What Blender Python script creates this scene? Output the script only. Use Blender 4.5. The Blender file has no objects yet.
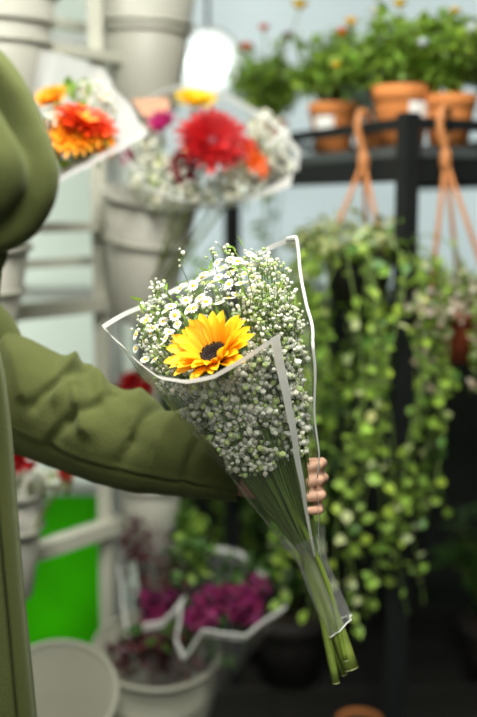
import bpy, math, random
from mathutils import Vector, Matrix, noise
V = Vector
random.seed(7)
PI = math.pi
scene = bpy.context.scene
C = scene.collection

# ------------------------------------------------------------------ camera
CAM_Z = 1.45
PITCH = math.atan(148 / 996.0)
FPX = 996.0
cam_d = bpy.data.cameras.new('camera')
cam_d.sensor_fit = 'VERTICAL'
cam_d.sensor_height = 36.0
cam_d.sensor_width = 24.0
cam_d.lens = 50.0
cam_d.clip_start = 0.05
cam_d.dof.use_dof = True
cam_d.dof.focus_distance = 1.22
cam_d.dof.aperture_fstop = 1.9
cam_d.dof.aperture_blades = 0
cam = bpy.data.objects.new('camera', cam_d)
C.objects.link(cam)
cam.location = (0, 0, CAM_Z)
cam.rotation_euler = (PI / 2 - PITCH, 0, 0)
scene.camera = cam
RIGHT = V((1, 0, 0))
FWD = V((0, math.cos(PITCH), -math.sin(PITCH)))
UP = V((0, math.sin(PITCH), math.cos(PITCH)))
CAMP = V((0, 0, CAM_Z))


def at(px, py, d):
    """a point of the place, surveyed from the photograph at distance d"""
    return CAMP + FWD * d + RIGHT * ((px - 238.5) / FPX * d) + UP * ((358.5 - py) / FPX * d)


# ------------------------------------------------------------------ world, lights, exposure
world = bpy.data.worlds.new('overcast_sky')
scene.world = world
world.use_nodes = True
bg = world.node_tree.nodes['Background']
bg.inputs[0].default_value = (0.90, 0.97, 0.95, 1)
bg.inputs[1].default_value = 1.32
KEY_W = 66.0
FILL_W = 7.0
FRONT_W = 44.0
LAMP_E = 2.4
scene.view_settings.view_transform = 'Standard'
scene.view_settings.look = 'None'
scene.view_settings.gamma = 1.0
scene.view_settings.use_curve_mapping = False
scene.view_settings.exposure = 0.0


def area_light(name, loc, target, w, h, power, color):
    l = bpy.data.lights.new(name, 'AREA')
    l.shape = 'RECTANGLE'
    l.size = w
    l.size_y = h
    l.energy = power
    l.color = color
    o = bpy.data.objects.new(name, l)
    C.objects.link(o)
    o.location = loc
    o.rotation_euler = (V(target) - V(loc)).to_track_quat('-Z', 'Y').to_euler()
    return o


# ------------------------------------------------------------------ materials
MATS = {}


def nt(name):
    m = bpy.data.materials.new(name)
    m.use_nodes = True
    n = m.node_tree
    return m, n, n.nodes['Principled BSDF'], n.nodes['Material Output']


def mat(name, col, rough=0.6, noise_scale=None, noise_amt=0.25, bump=0.0, bump_scale=80, spec=0.4, metal=0.0,
        sheen=0.0, sss=0.0, attr=False, trans=0.0):
    m, n, b, out = nt(name)
    L = n.links
    b.inputs['Roughness'].default_value = rough
    b.inputs['Specular IOR Level'].default_value = spec
    b.inputs['Metallic'].default_value = metal
    b.inputs['Base Color'].default_value = (*col, 1)
    if sheen:
        b.inputs['Sheen Weight'].default_value = sheen
    if sss:
        b.inputs['Subsurface Weight'].default_value = sss
        b.inputs['Subsurface Radius'].default_value = (0.012, 0.005, 0.003)
    csock = None
    if attr:
        a = n.nodes.new('ShaderNodeAttribute')
        a.attribute_name = 'tone'
        mx = n.nodes.new('ShaderNodeMix')
        mx.data_type = 'RGBA'
        mx.blend_type = 'MULTIPLY'
        mx.inputs['Factor'].default_value = 1
        mx.inputs['A'].default_value = (*col, 1)
        L.new(a.outputs['Color'], mx.inputs['B'])
        csock = mx.outputs['Result']
    if noise_scale:
        tc = n.nodes.new('ShaderNodeTexCoord')
        nz = n.nodes.new('ShaderNodeTexNoise')
        nz.inputs['Scale'].default_value = noise_scale
        nz.inputs['Detail'].default_value = 4
        L.new(tc.outputs['Object'], nz.inputs['Vector'])
        mr = n.nodes.new('ShaderNodeMapRange')
        mr.inputs['To Min'].default_value = 1 - noise_amt
        mr.inputs['To Max'].default_value = 1 + noise_amt
        L.new(nz.outputs['Fac'], mr.inputs['Value'])
        mx = n.nodes.new('ShaderNodeMix')
        mx.data_type = 'RGBA'
        mx.blend_type = 'MULTIPLY'
        mx.inputs['Factor'].default_value = 1
        mx.inputs['A'].default_value = (*col, 1)
        if csock:
            L.new(csock, mx.inputs['A'])
        L.new(mr.outputs['Result'], mx.inputs['B'])
        csock = mx.outputs['Result']
    if csock:
        L.new(csock, b.inputs['Base Color'])
    if bump:
        tc = n.nodes.new('ShaderNodeTexCoord')
        nz = n.nodes.new('ShaderNodeTexNoise')
        nz.inputs['Scale'].default_value = bump_scale
        nz.inputs['Detail'].default_value = 3
        L.new(tc.outputs['Object'], nz.inputs['Vector'])
        bp = n.nodes.new('ShaderNodeBump')
        bp.inputs['Strength'].default_value = bump
        bp.inputs['Distance'].default_value = 0.004
        L.new(nz.outputs['Fac'], bp.inputs['Height'])
        L.new(bp.outputs['Normal'], b.inputs['Normal'])
    if trans:
        t = n.nodes.new('ShaderNodeBsdfTranslucent')
        t.inputs['Color'].default_value = (*col, 1)
        if csock:
            L.new(csock, t.inputs['Color'])
        ms = n.nodes.new('ShaderNodeMixShader')
        ms.inputs[0].default_value = trans
        L.new(b.outputs[0], ms.inputs[1])
        L.new(t.outputs[0], ms.inputs[2])
        L.new(ms.outputs[0], out.inputs['Surface'])
    MATS[name] = m
    return m


def film(name, clear=0.93, haze=0.06, tint=(1, 1, 1), rough=0.14, crinkle=0.5, scale=30, gloss=1.0):
    """clear or frosted wrapping film: see-through, glossy at grazing angles"""
    m, n, b, out = nt(name)
    n.nodes.remove(b)
    L = n.links
    tr = n.nodes.new('ShaderNodeBsdfTransparent')
    tr.inputs[0].default_value = (clear * tint[0], clear * tint[1], clear * tint[2], 1)
    df = n.nodes.new('ShaderNodeBsdfDiffuse')
    df.inputs[0].default_value = (0.85 * tint[0], 0.85 * tint[1], 0.85 * tint[2], 1)
    tl = n.nodes.new('ShaderNodeBsdfTranslucent')
    tl.inputs[0].default_value = (0.85 * tint[0], 0.85 * tint[1], 0.85 * tint[2], 1)
    md = n.nodes.new('ShaderNodeMixShader')
    md.inputs[0].default_value = 0.5
    L.new(df.outputs[0], md.inputs[1])
    L.new(tl.outputs[0], md.inputs[2])
    m1 = n.nodes.new('ShaderNodeMixShader')
    m1.inputs[0].default_value = haze
    L.new(tr.outputs[0], m1.inputs[1])
    L.new(md.outputs[0], m1.inputs[2])
    gl = n.nodes.new('ShaderNodeBsdfGlossy')
    gl.inputs['Roughness'].default_value = rough
    tc = n.nodes.new('ShaderNodeTexCoord')
    nz = n.nodes.new('ShaderNodeTexNoise')
    nz.inputs['Scale'].default_value = scale
    nz.inputs['Detail'].default_value = 2
    L.new(tc.outputs['Object'], nz.inputs['Vector'])
    bp = n.nodes.new('ShaderNodeBump')
    bp.inputs['Strength'].default_value = crinkle
    bp.inputs['Distance'].default_value = 0.006
    L.new(nz.outputs['Fac'], bp.inputs['Height'])
    L.new(bp.outputs['Normal'], gl.inputs['Normal'])
    lw = n.nodes.new('ShaderNodeLayerWeight')
    lw.inputs['Blend'].default_value = 0.5
    L.new(bp.outputs['Normal'], lw.inputs['Normal'])
    pw = n.nodes.new('ShaderNodeMath')
    pw.operation = 'POWER'
    pw.inputs[1].default_value = 4.0
    L.new(lw.outputs['Facing'], pw.inputs[0])
    fr = n.nodes.new('ShaderNodeMath')
    fr.operation = 'MULTIPLY_ADD'
    fr.inputs[1].default_value = 0.5
    fr.inputs[2].default_value = 0.04
    L.new(pw.outputs[0], fr.inputs[0])
    ma = n.nodes.new('ShaderNodeMath')
    ma.operation = 'MULTIPLY'
    ma.inputs[1].default_value = gloss
    L.new(fr.outputs[0], ma.inputs[0])
    m2 = n.nodes.new('ShaderNodeMixShader')
    L.new(ma.outputs[0], m2.inputs[0])
    L.new(m1.outputs[0], m2.inputs[1])
    L.new(gl.outputs[0], m2.inputs[2])
    L.new(m2.outputs[0], out.inputs['Surface'])
    MATS[name] = m
    return m


def pane_mat(name, col, streak=0.12):
    m, n, b, out = nt(name)
    n.nodes.remove(b)
    L = n.links
    tc = n.nodes.new('ShaderNodeTexCoord')
    nz = n.nodes.new('ShaderNodeTexNoise')
    nz.inputs['Scale'].default_value = 2.2
    nz.inputs['Detail'].default_value = 5
    L.new(tc.outputs['Object'], nz.inputs['Vector'])
    mr = n.nodes.new('ShaderNodeMapRange')
    mr.inputs['To Min'].default_value = 1 - streak
    mr.inputs['To Max'].default_value = 1 + streak
    L.new(nz.outputs['Fac'], mr.inputs['Value'])
    mx = n.nodes.new('ShaderNodeMix')
    mx.data_type = 'RGBA'
    mx.blend_type = 'MULTIPLY'
    mx.inputs['Factor'].default_value = 1
    mx.inputs['A'].default_value = (*col, 1)
    L.new(mr.outputs['Result'], mx.inputs['B'])
    tl = n.nodes.new('ShaderNodeBsdfTranslucent')
    L.new(mx.outputs['Result'], tl.inputs[0])
    gl = n.nodes.new('ShaderNodeBsdfGlossy')
    gl.inputs['Roughness'].default_value = 0.35
    ms = n.nodes.new('ShaderNodeMixShader')
    ms.inputs[0].default_value = 0.04
    L.new(tl.outputs[0], ms.inputs[1])
    L.new(gl.outputs[0], ms.inputs[2])
    L.new(ms.outputs[0], out.inputs['Surface'])
    MATS[name] = m


mat('coat', (0.068, 0.078, 0.023), 0.9, noise_scale=9, noise_amt=0.2, bump=0.35, bump_scale=420, spec=0.12, sheen=0.12)
MATS['coat'].node_tree.nodes['Principled BSDF'].inputs['Sheen Tint'].default_value = (0.80, 0.92, 0.55, 1)
mat('coat_seam', (0.10, 0.12, 0.05), 0.9, noise_scale=60, spec=0.1)
mat('skin', (0.62, 0.36, 0.24), 0.5, noise_scale=25, noise_amt=0.1, sss=0.08)
mat('nail', (0.65, 0.30, 0.26), 0.3)
mat('hair', (0.025, 0.016, 0.012), 0.45, noise_scale=90, noise_amt=0.5)
mat('shirt', (0.70, 0.69, 0.64), 0.85, noise_scale=20, noise_amt=0.06)
mat('denim', (0.03, 0.04, 0.07), 0.9, noise_scale=50, noise_amt=0.3)
mat('shoe', (0.05, 0.045, 0.04), 0.5, noise_scale=30)
mat('eye_white', (0.85, 0.85, 0.83), 0.2, noise_scale=30, noise_amt=0.02)
mat('iris', (0.05, 0.03, 0.02), 0.2, noise_scale=30)
mat('sun_petal', (0.95, 0.56, 0.012), 0.55, noise_scale=40, noise_amt=0.18, attr=True, trans=0.3)
mat('sun_disc', (0.012, 0.005, 0.003), 0.85, noise_scale=300, noise_amt=0.6)
mat('white_petal', (0.88, 0.90, 0.84), 0.6, attr=True, trans=0.25)
mat('yellow_eye', (0.85, 0.55, 0.02), 0.7, noise_scale=200, noise_amt=0.2)
mat('breath', (0.88, 0.89, 0.78), 0.7, attr=True, trans=0.45)
mat('stem', (0.19, 0.25, 0.045), 0.5, noise_scale=30, noise_amt=0.3, attr=True)
mat('thin_stem', (0.15, 0.23, 0.05), 0.6, attr=True)
mat('stem_cut', (0.45, 0.50, 0.22), 0.6, noise_scale=120)
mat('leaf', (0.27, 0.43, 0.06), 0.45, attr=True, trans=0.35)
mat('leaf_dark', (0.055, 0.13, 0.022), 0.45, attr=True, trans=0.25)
mat('leaf_pale', (0.50, 0.56, 0.26), 0.5, attr=True, trans=0.3)
mat('leaf_blush', (0.58, 0.50, 0.40), 0.5, attr=True, trans=0.3)
mat('leaf_wine', (0.11, 0.035, 0.04), 0.5, attr=True, trans=0.3)
mat('red_petal', (0.42, 0.004, 0.006), 0.5, attr=True, trans=0.25)
mat('wine_petal', (0.22, 0.004, 0.012), 0.5, attr=True, trans=0.25)
mat('magenta_petal', (0.42, 0.012, 0.13), 0.5, attr=True, trans=0.25)
mat('pink_petal', (0.27, 0.018, 0.12), 0.5, attr=True, trans=0.35)
mat('yellow_petal', (0.95, 0.66, 0.01), 0.5, attr=True, trans=0.3)
mat('orange_petal', (0.80, 0.13, 0.008), 0.5, attr=True, trans=0.3)
mat('flame_petal', (0.75, 0.055, 0.008), 0.5, attr=True, trans=0.3)
mat('amber_petal', (0.92, 0.38, 0.012), 0.5, attr=True, trans=0.3)
mat('kraft', (0.50, 0.27, 0.17), 0.8, noise_scale=60, noise_amt=0.1)
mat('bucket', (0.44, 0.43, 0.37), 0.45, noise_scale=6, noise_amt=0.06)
mat('bucket_shaded', (0.23, 0.23, 0.18), 0.5, noise_scale=6, noise_amt=0.12)  # darker bucket copy: the dimness near the floor is put into the colour
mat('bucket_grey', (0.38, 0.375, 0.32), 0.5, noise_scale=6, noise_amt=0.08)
mat('terracotta', (0.60, 0.21, 0.055), 0.75, noise_scale=14, noise_amt=0.2, bump=0.1, bump_scale=90)
mat('red_plastic', (0.22, 0.045, 0.02), 0.5, noise_scale=14, noise_amt=0.2)
mat('dark_pot', (0.02, 0.018, 0.016), 0.6, noise_scale=14)
mat('soil', (0.03, 0.02, 0.012), 0.95, noise_scale=90, noise_amt=0.6, bump=0.8, bump_scale=60)
mat('strap', (0.50, 0.20, 0.07), 0.5, noise_scale=30, noise_amt=0.15)
mat('dark_steel', (0.010, 0.012, 0.012), 0.6, noise_scale=20, noise_amt=0.35, spec=0.2)
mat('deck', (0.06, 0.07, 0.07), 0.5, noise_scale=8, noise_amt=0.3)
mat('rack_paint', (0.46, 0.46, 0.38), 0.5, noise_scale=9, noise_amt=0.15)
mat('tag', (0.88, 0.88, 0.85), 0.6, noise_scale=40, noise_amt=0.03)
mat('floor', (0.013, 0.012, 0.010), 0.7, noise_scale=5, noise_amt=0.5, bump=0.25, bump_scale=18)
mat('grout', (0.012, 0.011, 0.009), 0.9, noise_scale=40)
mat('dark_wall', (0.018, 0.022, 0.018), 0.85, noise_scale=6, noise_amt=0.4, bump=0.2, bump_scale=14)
mat('plaster', (0.30, 0.32, 0.29), 0.85, noise_scale=3, noise_amt=0.12)
mat('ceiling', (0.42, 0.44, 0.42), 0.9, noise_scale=3, noise_amt=0.08)
mat('frame_alu', (0.55, 0.58, 0.56), 0.45, noise_scale=12, noise_amt=0.08)
mat('lamp_case', (0.55, 0.56, 0.55), 0.4, noise_scale=20, noise_amt=0.05, metal=0.6)
mat('band', (0.90, 0.91, 0.88), 0.45, noise_scale=60, noise_amt=0.03, trans=0.5)
film('cello', clear=0.985, haze=0.03, crinkle=1.0, scale=42, gloss=1.1, rough=0.07)
film('cello_far', clear=0.95, haze=0.14, crinkle=0.8, scale=20, gloss=0.6)
film('cello_frost', clear=0.85, haze=0.66, crinkle=0.4, scale=14, gloss=0.4, rough=0.45)
film('cello_gather', clear=0.9, haze=0.16, crinkle=1.0, scale=70, gloss=0.9)
pane_mat('frost', (0.90, 0.93, 0.86))
pane_mat('frost_cool', (0.70, 0.74, 0.74))
pane_mat('frost_front_fill', (0.72, 0.73, 0.69))  # pane tone sets how much fill the added front window gives
pane_mat('green_sheet', (0.16, 0.54, 0.012), 0.7)


def emis(name, col, e):
    m, n, b, out = nt(name)
    b.inputs['Base Color'].default_value = (*col, 1)
    b.inputs['Emission Color'].default_value = (*col, 1)
    b.inputs['Emission Strength'].default_value = e
    MATS[name] = m


emis('lamp_glow', (0.93, 1.0, 0.98), LAMP_E)
emis('unseen_panel_glow', (1.0, 0.98, 0.92), 4.0)


# ------------------------------------------------------------------ mesh builder
class MB:
    def __init__(s):
        s.v = []
        s.f = []
        s.c = []
        s.tone = (1, 1, 1)

    def add(s, vs, fs, tone=None):
        o = len(s.v)
        t = tone or s.tone
        s.v.extend([V(p) for p in vs])
        s.c.extend([t] * len(vs))
        s.f.extend([tuple(i + o for i in f) for f in fs])

    def box(s, c, half, M=None):
        M = M or Matrix.Identity(3)
        hx, hy, hz = half
        vs = [V(c) + M @ V((x * hx, y * hy, z * hz)) for x in (-1, 1) for y in (-1, 1) for z in (-1, 1)]
        s.add(vs, [(0, 1, 3, 2), (4, 6, 7, 5), (0, 4, 5, 1), (2, 3, 7, 6), (0, 2, 6, 4), (1, 5, 7, 3)])

    def bar(s, a, b, w, h, up=V((0, 0, 1))):
        a = V(a); b = V(b)
        T = (b - a).normalized()
        S = T.cross(up).normalized()
        U = S.cross(T)
        M = Matrix((T, S, U)).transposed()
        s.box((a + b) / 2, ((b - a).length / 2, w / 2, h / 2), M)

    def bevbox(s, c, half, bev, M=None):
        M = M or Matrix.Identity(3)
        hx, hy, hz = half
        pts = []
        for z, k in ((-hz, bev), (-hz + bev, 0), (hz - bev, 0), (hz, bev)):
            x0, y0 = hx - k, hy - k
            b2 = bev
            for (x, y) in ((x0 - b2, -y0), (x0, -y0 + b2), (x0, y0 - b2), (x0 - b2, y0), (-x0 + b2, y0), (-x0, y0 - b2), (-x0, -y0 + b2), (-x0 + b2, -y0)):
                pts.append(V(c) + M @ V((x, y, z)))
        fs = []
        for r in range(3):
            for i in range(8):
                j = (i + 1) % 8
                fs.append((r * 8 + i, r * 8 + j, r * 8 + 8 + j, r * 8 + 8 + i))
        fs.append(tuple(range(7, -1, -1)))
        fs.append(tuple(range(24, 32)))
        s.add(pts, fs)

    def tube(s, pts, rad, n=6, cap=True, flat=1.0, tone=None):
        pts = [V(p) for p in pts]
        if not isinstance(rad, (list, tuple)):
            rad = [rad] * len(pts)
        vs = []
        ref = None
        for i, p in enumerate(pts):
            T = (pts[min(i + 1, len(pts) - 1)] - pts[max(i - 1, 0)])
            if T.length < 1e-9:
                T = V((0, 0, 1))
            T.normalize()
            if ref is None:
                ref = T.orthogonal().normalized()
            N = (ref - T * ref.dot(T))
            if N.length < 1e-6:
                N = T.orthogonal()
            N.normalize()
            ref = N
            B = T.cross(N)
            for k in range(n):
                a = 2 * PI * k / n
                vs.append(p + (N * math.cos(a) + B * math.sin(a) * flat) * rad[i])
        fs = []
        for i in range(len(pts) - 1):
            for k in range(n):
                j = (k + 1) % n
                fs.append((i * n + k, i * n + j, (i + 1) * n + j, (i + 1) * n + k))
        if cap:
            fs.append(tuple(range(n - 1, -1, -1)))
            fs.append(tuple(range((len(pts) - 1) * n, len(pts) * n)))
        s.add(vs, fs, tone)

    def lathe(s, prof, n=32, M=None, origin=(0, 0, 0)):
        M = M or Matrix.Identity(3)
        vs = []
        for (r, z) in prof:
            for k in range(n):
                a = 2 * PI * k / n
                vs.append(V(origin) + M @ V((r * math.cos(a), r * math.sin(a), z)))
        fs = []
        for i in range(len(prof) - 1):
            for k in range(n):
                j = (k + 1) % n
                fs.append((i * n + k, i * n + j, (i + 1) * n + j, (i + 1) * n + k))
        s.add(vs, fs)

    def capsule(s, p0, r0, p1, r1, n=14):
        p0 = V(p0); p1 = V(p1)
        T = p1 - p0
        if T.length < 1e-6:
            T = V((0, 0, 1e-4)); p1 = p0 + T
        T.normalize()
        pts, rad = [], []
        for a in (-80, -55, -30, 0):
            pts.append(p0 + T * r0 * math.sin(math.radians(a))); rad.append(r0 * math.cos(math.radians(a)))
        for a in (0, 30, 55, 80):
            pts.append(p1 + T * r1 * math.sin(math.radians(a))); rad.append(r1 * math.cos(math.radians(a)))
        s.tube(pts, rad, n)

    def blob(s, c, r, tone=None, squash=(1, 1, 1)):
        """small faceted floret: octahedron once divided, jittered"""
        vs = []
        for p in ICO_V:
            q = V((p[0] * squash[0], p[1] * squash[1], p[2] * squash[2])) * r * random.uniform(0.75, 1.15)
            vs.append(V(c) + q)
        s.add(vs, ICO_F, tone)

    def leaf(s, p, d, nrm, L, W, tone=None, cup=0.25):
        d = V(d).normalized()
        nrm = V(nrm)
        S = d.cross(nrm)
        if S.length < 1e-6:
            S = d.orthogonal()
        S.normalize()
        N = S.cross(d)
        p = V(p)
        vs = [p]
        for t, w in ((0.25, 0.8), (0.55, 1.0), (0.82, 0.55)):
            drop = -cup * L * t * t
            c0 = p + d * L * t + N * drop
            vs += [c0 - S * W * w / 2 + N * W * 0.18, c0, c0 + S * W * w / 2 + N * W * 0.18]
        vs.append(p + d * L - N * cup * L)
        fs = [(0, 2, 1), (0, 3, 2), (1, 2, 5, 4), (2, 3, 6, 5), (4, 5, 8, 7), (5, 6, 9, 8), (7, 8, 10), (8, 9, 10)]
        s.add(vs, fs, tone)


_t = (1 + 5 ** 0.5) / 2
ICO_V = [V(p).normalized() for p in ((-1, _t, 0), (1, _t, 0), (-1, -_t, 0), (1, -_t, 0), (0, -1, _t), (0, 1, _t), (0, -1, -_t), (0, 1, -_t), (_t, 0, -1), (_t, 0, 1), (-_t, 0, -1), (-_t, 0, 1))]
ICO_F = [(0, 11, 5), (0, 5, 1), (0, 1, 7), (0, 7, 10), (0, 10, 11), (1, 5, 9), (5, 11, 4), (11, 10, 2), (10, 7, 6), (7, 1, 8), (3, 9, 4), (3, 4, 2), (3, 2, 6), (3, 6, 8), (3, 8, 9), (4, 9, 5), (2, 4, 11), (6, 2, 10), (8, 6, 7), (9, 8, 1)]


def origin_of(o):
    p = V((0, 0, 0))
    while o:
        p = p + o.location
        o = o.parent
    return p


def mesh_from(name, mb, m, off=V((0, 0, 0)), smooth=True):
    me = bpy.data.meshes.new(name)
    me.from_pydata([tuple(p - off) for p in mb.v], [], mb.f)
    ca = me.color_attributes.new('tone', 'FLOAT_COLOR', 'POINT')
    buf = []
    for t in mb.c:
        buf.extend((t[0], t[1], t[2], 1.0))
    ca.data.foreach_set('color', buf)
    if smooth:
        me.polygons.foreach_set('use_smooth', [True] * len(me.polygons))
    me.materials.append(MATS[m])
    me.update()
    return me


def obj(name, mb, m, parent=None, local=False, smooth=True, stuff=False):
    off = V((0, 0, 0)) if (local or parent is None) else origin_of(parent)
    o = bpy.data.objects.new(name, mesh_from(name, mb, m, off, smooth))
    C.objects.link(o)
    if parent is not None:
        o.parent = parent
    if stuff:
        o['kind'] = 'stuff'
    return o


def thing(name, label, cat, loc=(0, 0, 0), group=None, rot=None):
    o = bpy.data.objects.new(name, None)
    o.empty_display_size = 0.05
    C.objects.link(o)
    o.location = loc
    if rot is not None:
        o.rotation_euler = rot
    o['label'] = label
    o['category'] = cat
    if group:
        o['group'] = group
    return o


def struct(name, mb, m, parent=None, smooth=False):
    o = obj(name, mb, m, parent, smooth=smooth)
    if parent is None:
        o['kind'] = 'structure'
    return o


def inst(name, me, parent, pos, X, Y, Z, scale):
    """one more object that shares mesh data; pos is in the place's coordinates"""
    o = bpy.data.objects.new(name, me)
    C.objects.link(o)
    o.parent = parent
    M = Matrix((X, Y, Z)).transposed().to_4x4()
    M = Matrix.Translation(V(pos) - origin_of(parent)) @ M @ Matrix.Diagonal((*scale, 1))
    o.matrix_basis = M
    return o


def cr(pts, n):
    """Catmull-Rom through rows of numbers"""
    P = [list(p) for p in pts]
    P = [[2 * a - b for a, b in zip(P[0], P[1])]] + P + [[2 * a - b for a, b in zip(P[-1], P[-2])]]
    out = []
    segs = len(P) - 3
    for i in range(n):
        u = i / (n - 1) * segs
        k = min(int(u), segs - 1)
        t = u - k
        a, b, c, d = P[k:k + 4]
        out.append([0.5 * (2 * b_ + (c_ - a_) * t + (2 * a_ - 5 * b_ + 4 * c_ - d_) * t * t + (3 * b_ - a_ - 3 * c_ + d_) * t ** 3) for a_, b_, c_, d_ in zip(a, b, c, d)])
    return out


def rnd_dir():
    while True:
        p = V((random.uniform(-1, 1), random.uniform(-1, 1), random.uniform(-1, 1)))
        if 0.05 < p.length < 1:
            return p.normalized()


def tone(lo=0.7, hi=1.25, warm=0.12):
    k = random.uniform(lo, hi)
    w = random.uniform(-warm, warm)
    return (k * (1 + w), k, k * (1 - w))


# ================================================================== THE ROOM
Y_BACK = 3.45
ROOM_L, ROOM_R, ROOM_F, H = -2.3, 2.4, -1.6, 2.75
mb = MB(); mb.box(((ROOM_L + ROOM_R) / 2, (ROOM_F + Y_BACK) / 2, -0.06), ((ROOM_R - ROOM_L) / 2, (Y_BACK - ROOM_F) / 2 + 0.2, 0.05))
floor = struct('floor', mb, 'grout')
tile = MB(); tile.bevbox((0, 0, 0), (0.146, 0.146, 0.006), 0.004)
tile_me = mesh_from('floor_tile', tile, 'floor', smooth=False)
for i in range(15):
    for j in range(10):
        inst('floor_tile', tile_me, floor, (ROOM_L + 0.16 + i * 0.3, 0.62 + j * 0.3, -0.006), V((1, 0, 0)), V((0, 1, 0)), V((0, 0, 1)), (1, 1, 1))
mb = MB(); mb.box(((ROOM_L + ROOM_R) / 2, (ROOM_F + Y_BACK) / 2, H + 0.05), ((ROOM_R - ROOM_L) / 2 + 0.1, (Y_BACK - ROOM_F) / 2 + 0.2, 0.05)); struct('ceiling', mb, 'ceiling')
mb = MB(); mb.box((ROOM_L - 0.05, (ROOM_F + Y_BACK) / 2, H / 2 - 0.05), (0.05, (Y_BACK - ROOM_F) / 2 + 0.1, H / 2 + 0.05)); struct('wall_left', mb, 'plaster')
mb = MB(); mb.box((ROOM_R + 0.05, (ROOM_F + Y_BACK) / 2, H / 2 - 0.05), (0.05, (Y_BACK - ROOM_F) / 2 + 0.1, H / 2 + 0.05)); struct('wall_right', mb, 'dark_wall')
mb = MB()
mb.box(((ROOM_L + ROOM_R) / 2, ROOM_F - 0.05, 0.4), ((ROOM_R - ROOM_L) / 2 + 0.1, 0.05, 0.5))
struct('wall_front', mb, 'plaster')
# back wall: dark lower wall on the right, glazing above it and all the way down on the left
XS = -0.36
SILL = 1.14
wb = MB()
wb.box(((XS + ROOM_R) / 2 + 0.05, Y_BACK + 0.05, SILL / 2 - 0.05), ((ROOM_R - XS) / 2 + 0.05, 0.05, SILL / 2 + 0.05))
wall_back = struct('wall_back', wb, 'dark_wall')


def glazing(n, x0, x1, z0, z1, cols, rows, pane, Y_BACK=Y_BACK):
    root = bpy.data.objects.new('window_%d' % n, None)
    C.objects.link(root)
    root.location = ((x0 + x1) / 2, Y_BACK + 0.05, z0)
    root['kind'] = 'structure'
    f = MB()
    w = 0.045
    for z in (z0 + w / 2, z1 - w / 2):
        f.box(((x0 + x1) / 2, Y_BACK + 0.05, z), ((x1 - x0) / 2, 0.035, w / 2))
    for x in (x0 + w / 2, x1 - w / 2):
        f.box((x, Y_BACK + 0.05, (z0 + z1) / 2), (w / 2, 0.034, (z1 - z0) / 2))
    obj('window_frame', f, 'frame_alu', root, smooth=False)
    for i in range(1, cols):
        x = x0 + (x1 - x0) * i / cols
        g = MB(); g.box((x, Y_BACK + 0.05, (z0 + z1) / 2), (0.014, 0.03, (z1 - z0) / 2 - w))
        obj('mullion', g, 'frame_alu', root, smooth=False)
    for k in range(1, len(rows) - 1):
        g = MB(); g.box(((x0 + x1) / 2, Y_BACK + 0.05, rows[k]), ((x1 - x0) / 2 - w, 0.028, 0.016))
        obj('transom', g, 'frame_alu', root, smooth=False)
    for i in range(cols):
        for k in range(len(rows) - 1):
            xa, xb = x0 + (x1 - x0) * i / cols, x0 + (x1 - x0) * (i + 1) / cols
            g = MB(); g.box(((xa + xb) / 2, Y_BACK + 0.055, (rows[k] + rows[k + 1]) / 2), ((xb - xa) / 2, 0.003, (rows[k + 1] - rows[k]) / 2))
            obj('pane', g, pane[k], root, smooth=False)
    return root


Y_BAY = 3.02          # the left glazing stands forward of the back wall
glazing(1, ROOM_L, XS, 0.0, H, 4, [0.0, 0.58, 1.2, 1.95, H], ['green_sheet', 'frost', 'frost', 'frost'], Y_BAY)
bay = bpy.data.objects.new('window_4', None); C.objects.link(bay); bay.location = (XS, (Y_BAY + Y_BACK) / 2, 0); bay['kind'] = 'structure'
g = MB(); g.box((XS - 0.01, (Y_BAY + Y_BACK) / 2 + 0.08, H / 2), (0.003, (Y_BACK - Y_BAY) / 2 - 0.03, H / 2)); obj('pane', g, 'frost', bay, smooth=False)
g = MB(); g.box((XS - 0.01, Y_BACK + 0.06, H / 2), (0.02, 0.02, H / 2)); obj('window_frame', g, 'frame_alu', bay, smooth=False)
glazing(3, ROOM_L, ROOM_R, 0.9, H, 5, [0.9, 1.9, H], ['frost_front_fill', 'frost_front_fill'], ROOM_F - 0.1)  # unseen window added behind the camera for soft frontal light
glazing(2, XS, ROOM_R, SILL, H, 2, [SILL, H], ['frost_cool'])

# unseen light panels added overhead: key, front fill and rack fill
def unseen_light(label, loc, w, d, power):
    t = thing('unseen_light', label, 'lamp', loc)
    b = MB(); b.bevbox(V(loc) + V((0, 0, -0.03)), (w / 2 + 0.03, d / 2 + 0.03, 0.028), 0.008); obj('unseen_light_housing', b, 'lamp_case', t, smooth=False)
    g = MB(); g.box(V(loc) + V((0, 0, -0.062)), (w / 2, d / 2, 0.003)); obj('unseen_light_diffuser', g, 'unseen_panel_glow', t, smooth=False)
    l = area_light('unseen_panel_light', V(loc) + V((0, 0, -0.07)), V(loc) + V((0, 0, -1)), w, d, power, (1.0, 0.985, 0.91))
    l.parent = t
    l.location = (0, 0, -0.07)
    return t


unseen_light('unseen light panel standing in for the overhead light on the bouquet', (-0.05, 1.0, H), 0.9, 0.5, KEY_W)
unseen_light('unseen light panel added behind the camera as front fill', (0.15, -0.55, H), 0.9, 0.5, FRONT_W)
unseen_light('unseen light panel added above the flower rack as fill', (-0.7, 2.2, H), 0.9, 0.4, FILL_W)

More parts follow.
